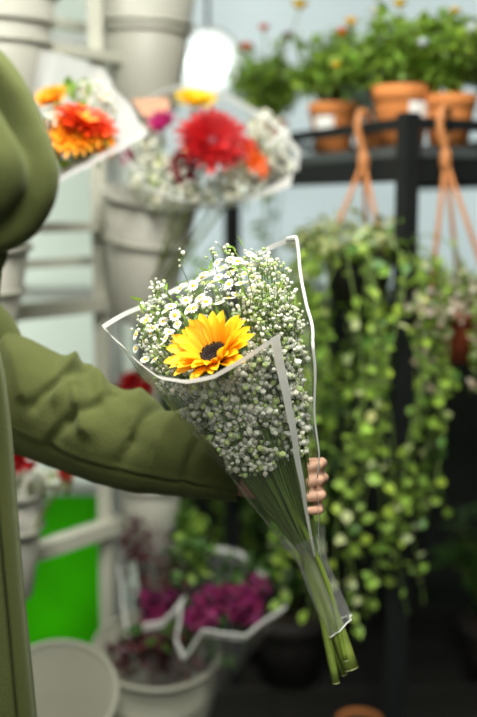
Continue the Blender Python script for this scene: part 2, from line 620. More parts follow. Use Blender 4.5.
# the bright work lamp by the window
LP = at(207, 66, 3.0)
lamp = thing('work_lamp', 'glaring round white lamp hanging by the window above the red bouquet', 'lamp', LP)
lm = Matrix((RIGHT, UP, -FWD)).transposed()
b = MB(); b.lathe([(0.0, -0.085), (0.045, -0.085), (0.08, -0.05), (0.10, 0.04), (0.104, 0.05), (0.094, 0.05), (0.09, 0.04), (0.07, -0.045), (0.0, -0.06)], 32, lm, LP); obj('reflector', b, 'lamp_case', lamp)
b = MB(); b.lathe([(0.0, 0.058), (0.05, 0.056), (0.088, 0.048), (0.088, 0.044), (0.0, 0.052)], 32, lm, LP); pass
b = MB(); b.capsule(LP - FWD * -0.02, 0.050, LP - FWD * 0.015, 0.060); obj('bulb', b, 'lamp_glow', lamp)
b = MB(); b.tube([LP + V((0, 0.06, 0.0)), LP + V((0, 0.08, 0.2)), V((LP.x, LP.y + 0.08, H))], 0.006, 8); obj('cable', b, 'dark_steel', lamp)

# ================================================================== FLOWER HELPERS
def flower_head(name, root, pos, face, R, petal_m, centre_m, n=20, layers=2, cup=0.35, centre=0.25, W=0.3, lo=0.75, hi=1.2):
    face = V(face).normalized()
    S = face.orthogonal().normalized()
    U = face.cross(S)
    b = MB()
    for l in range(layers):
        for k in range(n):
            a = 2 * PI * (k + 0.5 * l) / n + random.uniform(-0.07, 0.07)
            rd = S * math.cos(a) + U * math.sin(a)
            c = cup + 0.28 * l + random.uniform(-0.08, 0.08)
            d = rd * math.cos(c) + face * math.sin(c)
            k1 = (1.0 - 0.16 * l) * random.uniform(0.9, 1.06)
            b.leaf(V(pos) + rd * R * centre * 0.5, d, face, R * k1, R * W, tone(lo, hi), cup=0.16)
    p = obj(name, b, petal_m, root)
    e = MB()
    M = Matrix((S, U, face)).transposed()
    e.lathe([(R * centre, 0.0), (R * centre * 0.95, R * 0.09), (R * centre * 0.6, R * 0.16), (0.0, R * 0.17)], 14, M, pos)
    obj('flower_eye', e, centre_m, p)
    return p


def rose_bud(name, root, pos, r, m):
    b = MB()
    for l, (n, c, k) in enumerate(((4, 1.35, 0.9), (5, 1.1, 1.0), (6, 0.75, 1.05))):
        for i in range(n):
            a = 2 * PI * (i + 0.4 * l) / n
            rd = V((math.cos(a), math.sin(a), 0))
            d = rd * math.cos(c) + V((0, 0, math.sin(c)))
            b.leaf(V(pos) + rd * r * 0.35 - V((0, 0, r * 0.6)), d, V((0, 0, 1)) - rd, r * 1.5 * k, r * 1.2, tone(0.85, 1.15), cup=-0.12)
    return obj(name, b, m, root)


def band_along(b, A, B, thick=0.0006):
    """flat white border ribbon between two rails of points"""
    vs, fs = [], []
    for p, q in zip(A, B):
        vs += [p, q]
    for i in range(len(A) - 1):
        fs.append((2 * i, 2 * i + 1, 2 * i + 3, 2 * i + 2))
    b.add(vs, fs)


def wrap_sheet(root, rim, neck, m, rows=16, bands=True, bulge=0.06, side_bands=(0.028, 0.02), rim_w=0.035, wob=0.004, inset=0.012, name='wrapper'):
    """a sheet of film rolled into a cone: a ruled surface from the neck ring up to the free rim"""
    n = len(rim)
    grid = []
    cen_r = sum(rim, V((0, 0, 0))) / n
    cen_n = sum(neck, V((0, 0, 0))) / n
    for r in range(rows + 1):
        v = r / rows
        row = []
        for k in range(n):
            p = neck[k].lerp(rim[k], v)
            c = cen_n.lerp(cen_r, v)
            o = (p - c)
            p = p + o * bulge * math.sin(PI * v)
            w = noise.noise(p * 18.0 + V((3, 1, 7))) * wob * (0.4 + v)
            p = p + o.normalized() * w if o.length > 1e-6 else p
            row.append(p)
        grid.append(row)

    def S(u, v):
        x = u * (n - 1); y = v * rows
        i = min(int(x), n - 2); j = min(int(y), rows - 1)
        fx, fy = x - i, y - j
        a = grid[j][i].lerp(grid[j][i + 1], fx)
        b_ = grid[j + 1][i].lerp(grid[j + 1][i + 1], fx)
        return a.lerp(b_, fy)
    b = MB()
    vs = [p for row in grid for p in row]
    fs = []
    for r in range(rows):
        for k in range(n - 1):
            fs.append((r * n + k, r * n + k + 1, (r + 1) * n + k + 1, (r + 1) * n + k))
    b.add(vs, fs)
    w = obj(name, b, m, root)
    if bands:
        # lift the ribbon a hair off the film, on the outer side
        def lift(u, v):
            p = S(u, v)
            return p + (p - cen_n.lerp(cen_r, v)).normalized() * 0.0012
        N = 90
        us = [i / (N - 1) for i in range(N)]
        b = MB()
        band_along(b, [lift(u, 1 - inset) for u in us], [lift(u, 1 - inset - rim_w) for u in us])
        obj('white_border', b, 'band', w)
        vs_ = [i / 30 for i in range(31)]
        for side, wd in ((0, side_bands[0]), (1, side_bands[1])):
            if wd <= 0:
                continue
            b = MB()
            if side == 0:
                band_along(b, [lift(0.002, v) for v in vs_], [lift(0.002 + wd, v) for v in vs_])
            else:
                band_along(b, [lift(0.998, v) for v in vs_], [lift(0.998 - wd, v) for v in vs_])
            obj('white_border', b, 'band', w)
    return w, S


def rim_from(pts, n=64):
    return [at(p[0], p[1], p[2]) for p in cr(pts, n)]


def ring(center, axis, r, n, start=0.0, sweep=2 * PI, toward=None):
    axis = V(axis).normalized()
    t = V(toward if toward is not None else -FWD)
    A = (t - axis * t.dot(axis)).normalized()
    B = axis.cross(A)
    return [V(center) + (A * math.cos(start + sweep * k / (n - 1)) + B * math.sin(start + sweep * k / (n - 1))) * r for k in range(n)]


# ================================================================== THE SUNFLOWER BOUQUET IN THE HAND
PX = 1.28 / FPX
def ax_c(t):
    return at(312 - 107 * t, 560 - 270 * t, 1.33 - 0.085 * t)


AX = (ax_c(1) - ax_c(0)).normalized()
PR = (RIGHT * 0.931 + UP * 0.369).normalized()
PR = (PR - AX * PR.dot(AX)).normalized()
DP = AX.cross(PR)
if DP.dot(FWD) > 0:
    DP = -DP                       # DP points to the viewer
def Rt(t):
    xs = [(0, 10), (.25, 24), (.4, 42), (.55, 54), (.7, 68), (.85, 82), (1.0, 77), (1.1, 55), (1.2, 25)]
    for (a, ra), (b_, rb) in zip(xs, xs[1:]):
        if t <= b_:
            return (ra + (rb - ra) * (t - a) / (b_ - a)) * PX
    return 20 * PX


NECK = ax_c(0)
bq = thing('sunflower_bouquet', 'hand-held bouquet of one sunflower, white daisies and baby breath in clear film', 'bouquet', at(346, 685, 1.34))
SF = at(214, 355, 1.19)
sface = (RIGHT * -0.36 + UP * 0.72 - FWD * 0.66).normalized()

# --- sunflower: petals one by one
pet = MB()
L_, W_ = 1.0, 0.34
rows_ = [(0.0, 0.30), (0.12, 0.55), (0.3, 0.85), (0.5, 1.0), (0.7, 0.95), (0.86, 0.66), (0.96, 0.28), (1.0, 0.04)]
vs = []
for t, w in rows_:
    for s_ in (-1, -0.5, 0, 0.5, 1):
        z = 0.16 * t - 0.22 * t * t + 0.06 * abs(s_) * w - (0.015 if s_ == 0 else 0)
        vs.append(V((t, s_ * w * W_ / 2, z)))
fs = []
for r in range(len(rows_) - 1):
    for k in range(4):
        fs.append((r * 5 + k, r * 5 + k + 1, (r + 1) * 5 + k + 1, (r + 1) * 5 + k))
pet.add(vs, fs)
pet_me = mesh_from('petal', pet, 'sun_petal')
for i, row in enumerate(pet_me.color_attributes['tone'].data):
    t = rows_[i // 5][0]
    row.color = (1.0, 0.78 + 0.30 * t, 1.0, 1)
fS = sface.orthogonal().normalized(); fU = sface.cross(fS)
fM = Matrix((fS, fU, sface)).transposed()
DR = 0.0165
b = MB(); b.lathe([(0.0, -0.02), (DR * 0.6, -0.018), (DR * 1.1, -0.006), (DR * 1.05, 0.002), (DR * 0.8, 0.006), (DR * 0.45, 0.003), (0.0, 0.0)], 28, fM, SF)
for k in range(90):      # seed rows of the disc
    a = k * 2.39996; r = DR * 0.98 * math.sqrt(k / 90)
    q = SF + fM @ V((r * math.cos(a), r * math.sin(a), 0.003 + 0.003 * (r / DR)))
    b.blob(q, 0.0016)
sun = obj('sunflower_head', b, 'sun_disc', bq)
for l, (n, c, k0) in enumerate(((19, 0.50, 1.0), (19, 0.72, 0.95), (16, 0.95, 0.84))):
    for k in range(n):
        a = 2 * PI * (k + 0.33 * l) / n + random.uniform(-.09, .09)
        rd = fS * math.cos(a) + fU * math.sin(a)
        c1 = c + random.uniform(-0.12, 0.12)
        X = rd * math.cos(c1) + sface * math.sin(c1)
        Y = sface.cross(rd).normalized()
        Y = (Y + X.cross(Y) * random.uniform(-0.25, 0.25)).normalized()
        Y = (Y - X * Y.dot(X)).normalized()
        Z = X.cross(Y)
        k1 = k0 * random.uniform(0.9, 1.08)
        inst('petal', pet_me, sun, SF + rd * DR * (0.98 - 0.05 * l) + sface * (0.001 * l - 0.003), X, Y, Z, (0.045 * k1, 0.045 * k1, 0.045 * k1))
b = MB()
for k in range(12):
    a = 2 * PI * k / 12
    rd = fS * math.cos(a) + fU * math.sin(a)
    b.leaf(SF - sface * 0.018, rd * 0.8 + sface * 0.5, sface, 0.036, 0.013, tone(0.8, 1.2))
obj('sepals', b, 'leaf_dark', sun)

# --- baby breath sprays and their thin stems
br, st = MB(), MB()
def in_sun(p):
    q = p - SF
    h = q.dot(sface)
    rr = (q - sface * h).length
    if -0.02 < h and rr < 0.034 + 0.75 * h + 0.012 and h < 0.12:
        return True
    # nothing between the eye and the flower
    v = (p - CAMP)
    k = v.normalized().cross(SF + sface * 0.018 - CAMP).length
    return k < 0.047 and p.y < SF.y + 0.02


for i in range(1080):
    t = random.triangular(0.38, 1.13, 0.80) if i % 5 > 1 else random.uniform(0.38, 0.75)
    ph = random.uniform(0, 2 * PI)
    if math.sin(ph) < -0.3 and random.random() < 0.55:
        ph = -ph
    rf = math.sqrt(random.uniform(0.35, 1.0)) if t > 0.75 else random.uniform(0.72, 1.0)
    cpos = ax_c(t) + (PR * math.cos(ph) + DP * 0.85 * math.sin(ph)) * Rt(t) * rf
    if in_sun(cpos):
        continue
    base = ax_c(max(0.0, t - 0.45)) + (PR * math.cos(ph) + DP * 0.8 * math.sin(ph)) * Rt(max(0, t - 0.45)) * rf * 0.6
    mid = base.lerp(cpos, 0.55) - AX * 0.004
    st.tube([base, mid, cpos], [0.0009, 0.0008, 0.0005], 3, cap=False, tone=tone(0.6, 1.3))
    m = random.randint(4, 8)
    for j in range(m):
        q = cpos + rnd_dir() * random.uniform(0.004, 0.014) + AX * 0.004
        if in_sun(q):
            continue
        st.tube([cpos - AX * 0.006, q], [0.0005, 0.0004], 3, cap=False, tone=tone(0.8, 1.4))
        rr = random.uniform(0.0016, 0.0034) if t > 0.76 else random.uniform(0.0024, 0.0050)
        tn = tone(0.72, 1.1, 0.03)
        if random.random() < 0.22:
            tn = (tn[0] * 0.72, tn[1] * 0.85, tn[2] * 0.45)
        br.blob(q, rr, tn)
obj('baby_breath', br, 'breath', bq, smooth=False, stuff=True)
# long bare stems running down into the hand
for i in range(70):
    ph = random.uniform(0, 2 * PI); t1 = random.uniform(0.38, 0.62); rf = random.uniform(0.2, 1)
    pts = []
    for t in (t1, t1 * 0.6, t1 * 0.3, 0.0, -0.12):
        pts.append(ax_c(t) + (PR * math.cos(ph) + DP * 0.8 * math.sin(ph)) * Rt(max(t, 0)) * rf * (0.9 if t > 0 else 0.8))
    st.tube(pts, [0.0010, 0.0013, 0.0015, 0.0016, 0.0015], 4, cap=False, tone=tone(0.35, 1.0))
obj('thin_stems', st, 'thin_stem', bq, stuff=True)
# ferny green between the flowers
fg = MB()
for i in range(420):
    t = random.triangular(0.36, 1.12, 0.9); ph = random.uniform(0, 2 * PI); rf = math.sqrt(random.uniform(0.3, 0.95))
    p = ax_c(t) + (PR * math.cos(ph) + DP * 0.85 * math.sin(ph)) * Rt(t) * rf
    if in_sun(p):
        continue
    fg.leaf(p, AX + rnd_dir() * 0.9, rnd_dir(), random.uniform(0.010, 0.02), random.uniform(0.002, 0.0045), tone(0.7, 1.5))
obj('green_filler', fg, 'leaf', bq, stuff=True)

# --- daisies, one part each with a yellow eye
dz = MB()
for k in range(13):
    a = 2 * PI * k / 13
    rd = V((math.cos(a), math.sin(a), 0))
    dz.leaf(rd * 0.22, rd + V((0, 0, 0.18)), V((0, 0, 1)), 0.80, 0.36, tone(0.9, 1.1, 0.02), cup=0.12)
daisy_me = mesh_from('daisy', dz, 'white_petal')
ey = MB(); ey.lathe([(0.34, 0.0), (0.32, 0.12), (0.2, 0.22), (0.0, 0.25)], 10)
eye_me = mesh_from('daisy_eye', ey, 'yellow_eye')
spots = [(215, 261), (231, 257), (247, 268), (229, 274), (241, 284), (259, 281), (269, 290), (191, 285), (206, 272), (136, 346), (150, 334),
         (161, 321), (172, 309), (184, 298), (281, 274), (256, 299), (226, 297), (200, 297), (213, 285), (144, 357), (156, 347), (271, 306), (166, 338),
         (178, 325), (246, 305), (284, 300), (262, 268), (222, 306), (148, 322), (196, 309), (278, 318), (137, 333), (252, 256), (239, 264), (222, 268), (199, 279), (236, 294), (266, 300), (275, 284), (187, 312), (168, 330), (155, 357), (143, 341), (287, 288), (250, 290), (216, 275), (208, 303), (181, 290), (258, 262), (175, 318), (262, 315), (232, 284), (244, 276), (253, 274), (270, 277), (276, 296), (264, 308), (283, 310), (236, 270), (161, 345), (153, 327), (165, 313), (290, 297)]
for (x, y) in spots:
    t = max(0.5, (560 - y) / 270 * 0.93 + (312 - x) / 107 * 0.07)
    q = at(x, y, 1.2)
    # on the dome's near surface
    bestd = 1.15 + 0.0011 * abs(x - 212) + 0.0009 * max(0, 330 - y)
    p = at(x + random.uniform(-3, 3), y + random.uniform(-3, 3), bestd + random.uniform(-0.004, 0.02))
    f = ((p - ax_c(0.62)).normalized() * 0.7 + AX * 0.6 - FWD * 0.5 + rnd_dir() * 0.75).normalized()
    S_ = f.orthogonal().normalized(); U_ = f.cross(S_)
    r = random.uniform(0.0062, 0.0088)
    d = inst('daisy', daisy_me, bq, p, S_, U_, f, (r, r, r))
    e = bpy.data.objects.new('daisy_eye', eye_me); C.objects.link(e); e.parent = d
    b = MB()
    st2 = ax_c(max(t - 0.35, 0.3))
# --- main stems to the cut ends
def stem_part(pts, r, tn):
    b = MB(); b.tube([V(p[:3]) for p in cr(pts, 14)], r, 9, tone=tn)
    o = obj('stem', b, 'stem', bq)
    e = MB()
    p1 = V(pts[-1]); d_ = (V(pts[-1]) - V(pts[-2])).normalized()
    e.tube([p1, p1 + d_ * 0.0015], r * 0.97, 9)
    obj('cut_end', e, 'stem_cut', o)


stem_part([SF - sface * 0.012, at(232, 392, 1.27), ax_c(0.25), at(311, 562, 1.33), at(336, 625, 1.33), at(351, 668, 1.325)], 0.0108, (1.0, 1.0, 1.0))
stem_part([ax_c(0.6) + PR * 0.03, ax_c(0.3) + PR * 0.012, at(305, 560, 1.325), at(322, 615, 1.325), at(329, 648, 1.325), at(336, 682, 1.325)], 0.0056, (0.85, 0.9, 0.8))
stem_part([ax_c(0.6) - PR * 0.03, ax_c(0.3) - PR * 0.02, at(302, 550, 1.335), at(322, 612, 1.34), at(335, 650, 1.34), at(344, 674, 1.34)], 0.0045, (0.7, 0.75, 0.6))
stem_part([ax_c(0.6) + DP * 0.03, ax_c(0.3) + DP * 0.02, at(313, 548, 1.31), at(333, 600, 1.317), at(341, 640, 1.318), at(346, 660, 1.318)], 0.0036, (0.9, 1.0, 0.7))

# --- film wrapper: rim runs front-right edge -> front dip -> left corner -> back -> peak -> right fold
rim_px = [(279, 333, 1.165), (262, 343, 1.145), (238, 359, 1.13), (212, 373, 1.125), (185, 379, 1.125), (158, 374, 1.135), (132, 354, 1.165), (112, 335, 1.21), (101, 324, 1.26),
          (128, 309, 1.31), (165, 292, 1.35), (200, 276, 1.375), (235, 260, 1.38), (265, 247, 1.37), (288, 237, 1.34), (296, 236, 1.32), (303, 275, 1.285), (309, 312, 1.255), (314, 342, 1.235)]
# straight polyline with a little rounding: resample linearly so that corners stay corners
def lin(pts, n):
    seg = [0.0]
    for a, c in zip(pts, pts[1:]):
        seg.append(seg[-1] + math.hypot(c[0] - a[0], c[1] - a[1]) + 300 * abs(c[2] - a[2]))
    out = []
    for i in range(n):
        s_ = seg[-1] * i / (n - 1)
        for k in range(len(pts) - 1):
            if s_ <= seg[k + 1] + 1e-9:
                u = (s_ - seg[k]) / (seg[k + 1] - seg[k])
                out.append([a + (c - a) * u for a, c in zip(pts[k], pts[k + 1])])
                break
    return out


NR = 120
rim = [at(*p) for p in lin(rim_px, NR)]
neck = []
for k in range(NR):
    f = k / (NR - 1)
    a = math.radians(-10) + f * math.radians(-350)      # starts at the front right, goes left around the back
    rr = 15 * PX
    neck.append(NECK + AX * 0.012 + (PR * math.sin(a + 0.5) + DP * math.cos(a + 0.5)) * rr)
wrapper, WS = wrap_sheet(bq, rim, neck, 'cello', rows=26, bulge=0.03, side_bands=(0.020, 0.013), rim_w=0.016, inset=0.004, wob=0.006)
# gathered lower sleeve of film around the stems
gp = [ax_c(0.10), ax_c(0.05), NECK, at(320, 582, 1.33), at(330, 606, 1.33), at(339, 626, 1.33)]
gr = [23, 18, 15.5, 14.5, 15.0, 15.5]
b = MB()
n = 40
vs, fs = [], []
rows_g = cr([(*p, r) for p, r in zip(gp, gr)], 26)
for i, q in enumerate(rows_g):
    p = V(q[:3]); T = (V(rows_g[min(i + 1, 25)][:3]) - V(rows_g[max(i - 1, 0)][:3])).normalized()
    A = (PR - T * PR.dot(T)).normalized(); B_ = T.cross(A)
    for k in range(n):
        a = 2 * PI * k / n
        rr = q[3] * PX * (1 + 0.10 * math.sin(a * 7 + i * 0.12) + 0.06 * math.sin(a * 11 - i * 0.2))
        skew = (0.006 * math.cos(a)) * (i / 25.0) ** 6
        vs.append(p + (A * math.cos(a) + B_ * math.sin(a)) * rr + T * (-skew))
for i in range(25):
    for k in range(n):
        j = (k + 1) % n
        fs.append((i * n + k, i * n + j, (i + 1) * n + j, (i + 1) * n + k))
b.add(vs, fs)
lowf = obj('gathered_film', b, 'cello_gather', bq)
b = MB()
kj = [i for i, p in enumerate(rim) if i > NR * 0.76]
b.tube([WS(i / (NR - 1), 0.996) for i in kj] , 0.0021, 6)
b.tube([WS(0.999, v / 24) for v in range(24, 8, -1)], [0.0021 - 0.0001 * v for v in range(16)], 6)
obj('film_edge', b, 'band', wrapper)
b = MB()
lastr = vs[25 * n:26 * n]
b.tube(lastr + [lastr[0]], 0.0011, 5, cap=False)
obj('film_edge', b, 'band', lowf)

# ================================================================== THE PERSON
PC = V((-0.445, 1.32, 0.0))
person = thing('person', 'person in an olive green coat holding out the sunflower bouquet, other elbow raised', 'person', PC)
bd = MB()
def cap(p0, r0, p1, r1):
    bd.capsule(p0, r0, p1, r1)


def W(x, y, z):
    return PC + V((x, y, z))


# trunk, neck, head (facing +X)
cap(W(0, 0.085, 0.88), 0.105, W(0, -0.085, 0.88), 0.105)
cap(W(0, 0, 0.9), 0.13, W(0.0, 0, 1.08), 0.105)
cap(W(0, 0.05, 1.08), 0.10, W(0, 0.09, 1.26), 0.085)
cap(W(0, -0.05, 1.08), 0.10, W(0, -0.09, 1.26), 0.085)
cap(W(-0.01, 0.15, 1.30), 0.05, W(-0.01, -0.15, 1.30), 0.05)
cap(W(-0.01, 0, 1.32), 0.06, W(0.015, 0, 1.44), 0.05)
cap(W(0.01, 0, 1.55), 0.083, W(0.02, 0, 1.57), 0.083)
cap(W(0.035, 0, 1.50), 0.062, W(0.055, 0, 1.455), 0.036)
cap(W(0.095, 0, 1.535), 0.010, W(0.113, 0, 1.502), 0.014)
cap(W(0.084, 0.016, 1.467), 0.009, W(0.084, -0.016, 1.467), 0.009)
for s_ in (-1, 1):
    cap(W(0.01, s_ * 0.083, 1.54), 0.012, W(0.005, s_ * 0.086, 1.505), 0.010)
    cap(W(0.083, s_ * 0.035, 1.548), 0.011, W(0.088, s_ * 0.018, 1.55), 0.010)
    cap(W(0.0, s_ * 0.09, 0.86), 0.088, W(0.01, s_ * 0.10, 0.47), 0.056)
    cap(W(0.01, s_ * 0.10, 0.47), 0.056, W(-0.01, s_ * 0.10, 0.36), 0.054)
    cap(W(-0.01, s_ * 0.10, 0.36), 0.054, W(-0.02, s_ * 0.10, 0.09), 0.036)
    cap(W(-0.03, s_ * 0.10, 0.045), 0.035, W(0.13, s_ * 0.11, 0.03), 0.026)
# left arm -> hand behind the bouquet
LSH = V((-0.42, 1.50, 1.29)); LEL = at(88, 432, 1.45); LWR = at(268, 484, 1.385)
cap(LSH, 0.044, LEL, 0.036); cap(LEL, 0.040, at(190, 463, 1.41), 0.034); cap(at(190, 463, 1.41), 0.034, LWR, 0.024)
# palm
cap(LWR, 0.022, at(296, 470, 1.375), 0.018)
cap(LWR, 0.021, at(296, 496, 1.378), 0.018)
cap(at(285, 477, 1.378), 0.019, at(309, 470, 1.365), 0.013)
cap(at(287, 490, 1.38), 0.019, at(309, 500, 1.368), 0.013)
# four fingers round the right side, tips in front; thumb over the left side
for (y0, y1, y2, rr, x2) in ((464, 464, 470, 0.0074, 294), (478, 479, 484, 0.0078, 297), (493, 494.5, 498, 0.0075, 301), (506, 509, 511, 0.0066, 306)):
    k0 = at(309, y0, 1.362); k1 = at(322 - (y0 - 464) * 0.05 + (2 if y0 == 478 else 0), y1 - 1, 1.335); k2 = at(319 + (2 if y0 == 493 else 0), y1 + 1, 1.302); k3 = at(x2, y2, 1.297)
    cap(k0, rr * 1.15, k1, rr * 1.05); cap(k1, rr * 1.05, k2, rr); cap(k2, rr, k3, rr * 0.85)
cap(at(275, 478, 1.375), 0.014, at(272, 462, 1.345), 0.011); cap(at(272, 462, 1.345), 0.011, at(284, 455, 1.318), 0.009)
# right arm raised, hand at the hair
RSH = V((-0.42, 1.14, 1.29)); REL = at(-12, 186, 0.96); RWR = V((-0.365, 1.10, 1.645))
cap(RSH, 0.042, REL, 0.027); cap(REL, 0.027, RWR, 0.022)
HD = (V((-0.40, 1.225, 1.70)) - RWR).normalized()
HU = HD.cross(V((1, 0, 0))).normalized()
HS = V((1, 0, 0))
cap(RWR, 0.022, RWR + HD * 0.07 + HS * 0.02, 0.016); cap(RWR, 0.022, RWR + HD * 0.07 - HS * 0.022, 0.016)
cap(RWR + HD * 0.04, 0.018, RWR + HD * 0.075, 0.015)
for k, ln in enumerate((0.062, 0.07, 0.066, 0.052)):
    s0 = RWR + HD * 0.075 + HS * (0.028 - 0.019 * k)
    s1 = s0 + HD * ln * 0.55 + V((-0.002, 0.0, 0.004)); s2 = s1 + (HD * 0.7 + V((-0.1, 0.2, -0.35))).normalized() * ln * 0.5
    cap(s0, 0.0092, s1, 0.0085); cap(s1, 0.0085, s2, 0.0075)
cap(RWR + HD * 0.02 + HS * 0.025, 0.013, RWR + HD * 0.055 + HS * 0.055, 0.010); cap(RWR + HD * 0.055 + HS * 0.055, 0.010, RWR + HD * 0.08 + HS * 0.058, 0.008)
body = obj('body', bd, 'skin', person)
rm = body.modifiers.new('one_surface', 'REMESH'); rm.mode = 'VOXEL'; rm.voxel_size = 0.0034; rm.use_smooth_shade = True
sm = body.modifiers.new('soften', 'SMOOTH'); sm.factor = 0.5; sm.iterations = 3
for (x, y) in ((294, 470), (297, 484), (301, 498)):
    b = MB(); b.blob(at(x - 3, y, 1.2925), 0.005, squash=(1.0, 0.5, 0.9)); obj('fingernail', b, 'nail', person)
for s_ in (-1, 1):
    b = MB(); b.capsule(W(0.0795, s_ * 0.030, 1.530), 0.0105, W(0.080, s_ * 0.030, 1.530), 0.0105); e = obj('eye', b, 'eye_white', person)
    b = MB(); b.capsule(W(0.0868, s_ * 0.030, 1.530), 0.0048, W(0.087, s_ * 0.030, 1.530), 0.0048); obj('iris', b, 'iris', e)
# hair: shoulder length, locks joined in one surface
b = MB()
b.capsule(W(0.0, 0, 1.575), 0.092, W(0.008, 0, 1.585), 0.092)
b.capsule(W(-0.045, 0, 1.55), 0.078, W(-0.06, 0, 1.38), 0.06)
for s_ in (-1, 1):
    b.capsule(W(-0.02, s_ * 0.068, 1.56), 0.04, W(-0.04, s_ * 0.075, 1.36), 0.028)
hair = obj('hair', b, 'hair', person)
rm = hair.modifiers.new('one_surface', 'REMESH'); rm.mode = 'VOXEL'; rm.voxel_size = 0.006; rm.use_smooth_shade = True
# shirt under the coat, trousers, shoes
b = MB()
b.capsule(W(0.005, 0, 0.92), 0.138, W(0.005, 0, 1.1), 0.118)
b.capsule(W(0.005, 0.06, 1.1), 0.105, W(0.0, 0.09, 1.25), 0.098)
b.capsule(W(0.005, -0.06, 1.1), 0.105, W(0.0, -0.09, 1.25), 0.098)
b.capsule(W(0, 0, 1.3), 0.075, W(0.005, 0, 1.36), 0.06)
o = obj('shirt', b, 'shirt', person)
rm = o.modifiers.new('one_surface', 'REMESH'); rm.mode = 'VOXEL'; rm.voxel_size = 0.008; rm.use_smooth_shade = True
b = MB()
b.capsule(W(0, 0.08, 0.87), 0.118, W(0, -0.08, 0.87), 0.118)
b.capsule(W(0, 0.06, 0.95), 0.118, W(0, -0.06, 0.95), 0.118)
for s_ in (-1, 1):
    b.capsule(W(0.0, s_ * 0.09, 0.84), 0.104, W(0.01, s_ * 0.10, 0.47), 0.078)
    b.capsule(W(0.01, s_ * 0.10, 0.47), 0.078, W(-0.01, s_ * 0.10, 0.14), 0.066)
o = obj('trousers', b, 'denim', person)
rm = o.modifiers.new('one_surface', 'REMESH'); rm.mode = 'VOXEL'; rm.voxel_size = 0.008; rm.use_smooth_shade = True
for s_ in (-1, 1):
    b = MB(); b.capsule(W(-0.035, s_ * 0.10, 0.05), 0.047, W(0.13, s_ * 0.112, 0.038), 0.036); b.capsule(W(-0.03, s_ * 0.10, 0.05), 0.05, W(-0.025, s_ * 0.10, 0.12), 0.05)
    o = obj('shoe', b, 'shoe', person)
    rm = o.modifiers.new('one_surface', 'REMESH'); rm.mode = 'VOXEL'; rm.voxel_size = 0.006; rm.use_smooth_shade = True

# --- coat: open front, hanging panels
zl = [(0.62, 0.170, 0.225), (0.75, 0.163, 0.220), (0.83, 0.158, 0.216), (0.95, 0.150, 0.208), (1.05, 0.145, 0.205), (1.17, 0.140, 0.205), (1.26, 0.130, 0.200), (1.315, 0.108, 0.190), (1.35, 0.098, 0.150), (1.385, 0.078, 0.090), (1.41, 0.07, 0.075)]
rows_c = cr(zl, 70)
n = 120
op = math.radians(24)
def coat_row(z, ax_, by, grow=0.0):
    out = []
    for k in range(n + 1):
        a = math.radians(72) + (2 * PI - math.radians(72 + 8)) * k / n
        ca, sa = math.cos(a), math.sin(a)
        e = 0.82
        x = math.copysign(abs(ca) ** e, ca) * (ax_ + grow); y = math.copysign(abs(sa) ** e, sa) * (by + grow)
        # vertical folds deepen towards the hem
        fd = max(0.0, (1.3 - z)) / 0.7
        f = 0.010 * fd * (math.sin(a * 9 + z * 2.2) + 0.6 * math.sin(a * 15 + 1.3 - z * 3))
        f += 0.006 * noise.noise(V((x * 9, y * 9, z * 5)))
        f -= 0.030 * fd * math.exp(-((a - (2 * PI - 0.62)) / 0.13) ** 2)
        edge = min(k, n - k) / 7.0
        if edge < 1:
            f *= edge
        x *= 1 + f / max(ax_, .05); y *= 1 + f / max(by, .05)
        out.append(PC + V((x, y, z)))
    return out


g = [coat_row(*r) for r in rows_c]
gi = [coat_row(r[0], r[1], r[2], -0.006) for r in rows_c]
b = MB()
m = n + 1
R_ = len(g)
b.add([p for row in g for p in row] + [p for row in gi for p in row], [])
F = []
o2 = R_ * m
for i in range(R_ - 1):
    for k in range(n):
        F.append((i * m + k, i * m + k + 1, (i + 1) * m + k + 1, (i + 1) * m + k))
        F.append((o2 + i * m + k, o2 + (i + 1) * m + k, o2 + (i + 1) * m + k + 1, o2 + i * m + k + 1))
    for k in (0, n):
        q = (i * m + k, (i + 1) * m + k, o2 + (i + 1) * m + k, o2 + i * m + k)
        F.append(q if k == 0 else q[::-1])
for i in (0, R_ - 1):
    for k in range(n):
        F.append((i * m + k, o2 + i * m + k, o2 + i * m + k + 1, i * m + k + 1))
b.f = F
coat = obj('coat', b, 'coat', person)
# plackets along both front edges, collar, pocket flap
for k0, sgn in ((n, -1), (0, 1)):
    b = MB()
    A = [row[k0] + (row[k0] - (PC + V((0, 0, row[k0].z)))).normalized() * 0.004 for row in g[:58]]
    Bq = [row[k0 + sgn * 5] + (row[k0 + sgn * 5] - (PC + V((0, 0, row[k0].z)))).normalized() * 0.005 for row in g[:58]]
    mid = [(p + q) / 2 + ((p + q) / 2 - (PC + V((0, 0, p.z)))).normalized() * 0.003 for p, q in zip(A, Bq)]
    for p, q, r in zip(A, mid, Bq):
        pass
    vs = [w for t3 in zip(A, mid, Bq) for w in t3]
    fs = []
    for i in range(len(A) - 1):
        for j in (0, 1):
            fs.append((3 * i + j, 3 * i + j + 1, 3 * i + 4 + j, 3 * i + 3 + j))
    b.add(vs, fs)
    o = obj('placket', b, 'coat', coat)
    so = o.modifiers.new('cloth', 'SOLIDIFY'); so.thickness = 0.005
b = MB()
for i in range(2):
    pass
cp = []
for k in range(25):
    a = math.radians(30 + 300 * k / 24)
    cp.append((math.cos(a), math.sin(a)))
vs, fs = [], []
for (gz, gx, gy) in ((1.375, 0.088, 0.098), (1.42, 0.085, 0.092), (1.445, 0.092, 0.10), (1.43, 0.108, 0.118), (1.385, 0.125, 0.135)):
    for (c_, s_) in cp:
        vs.append(PC + V((c_ * gx, s_ * gy, gz)))
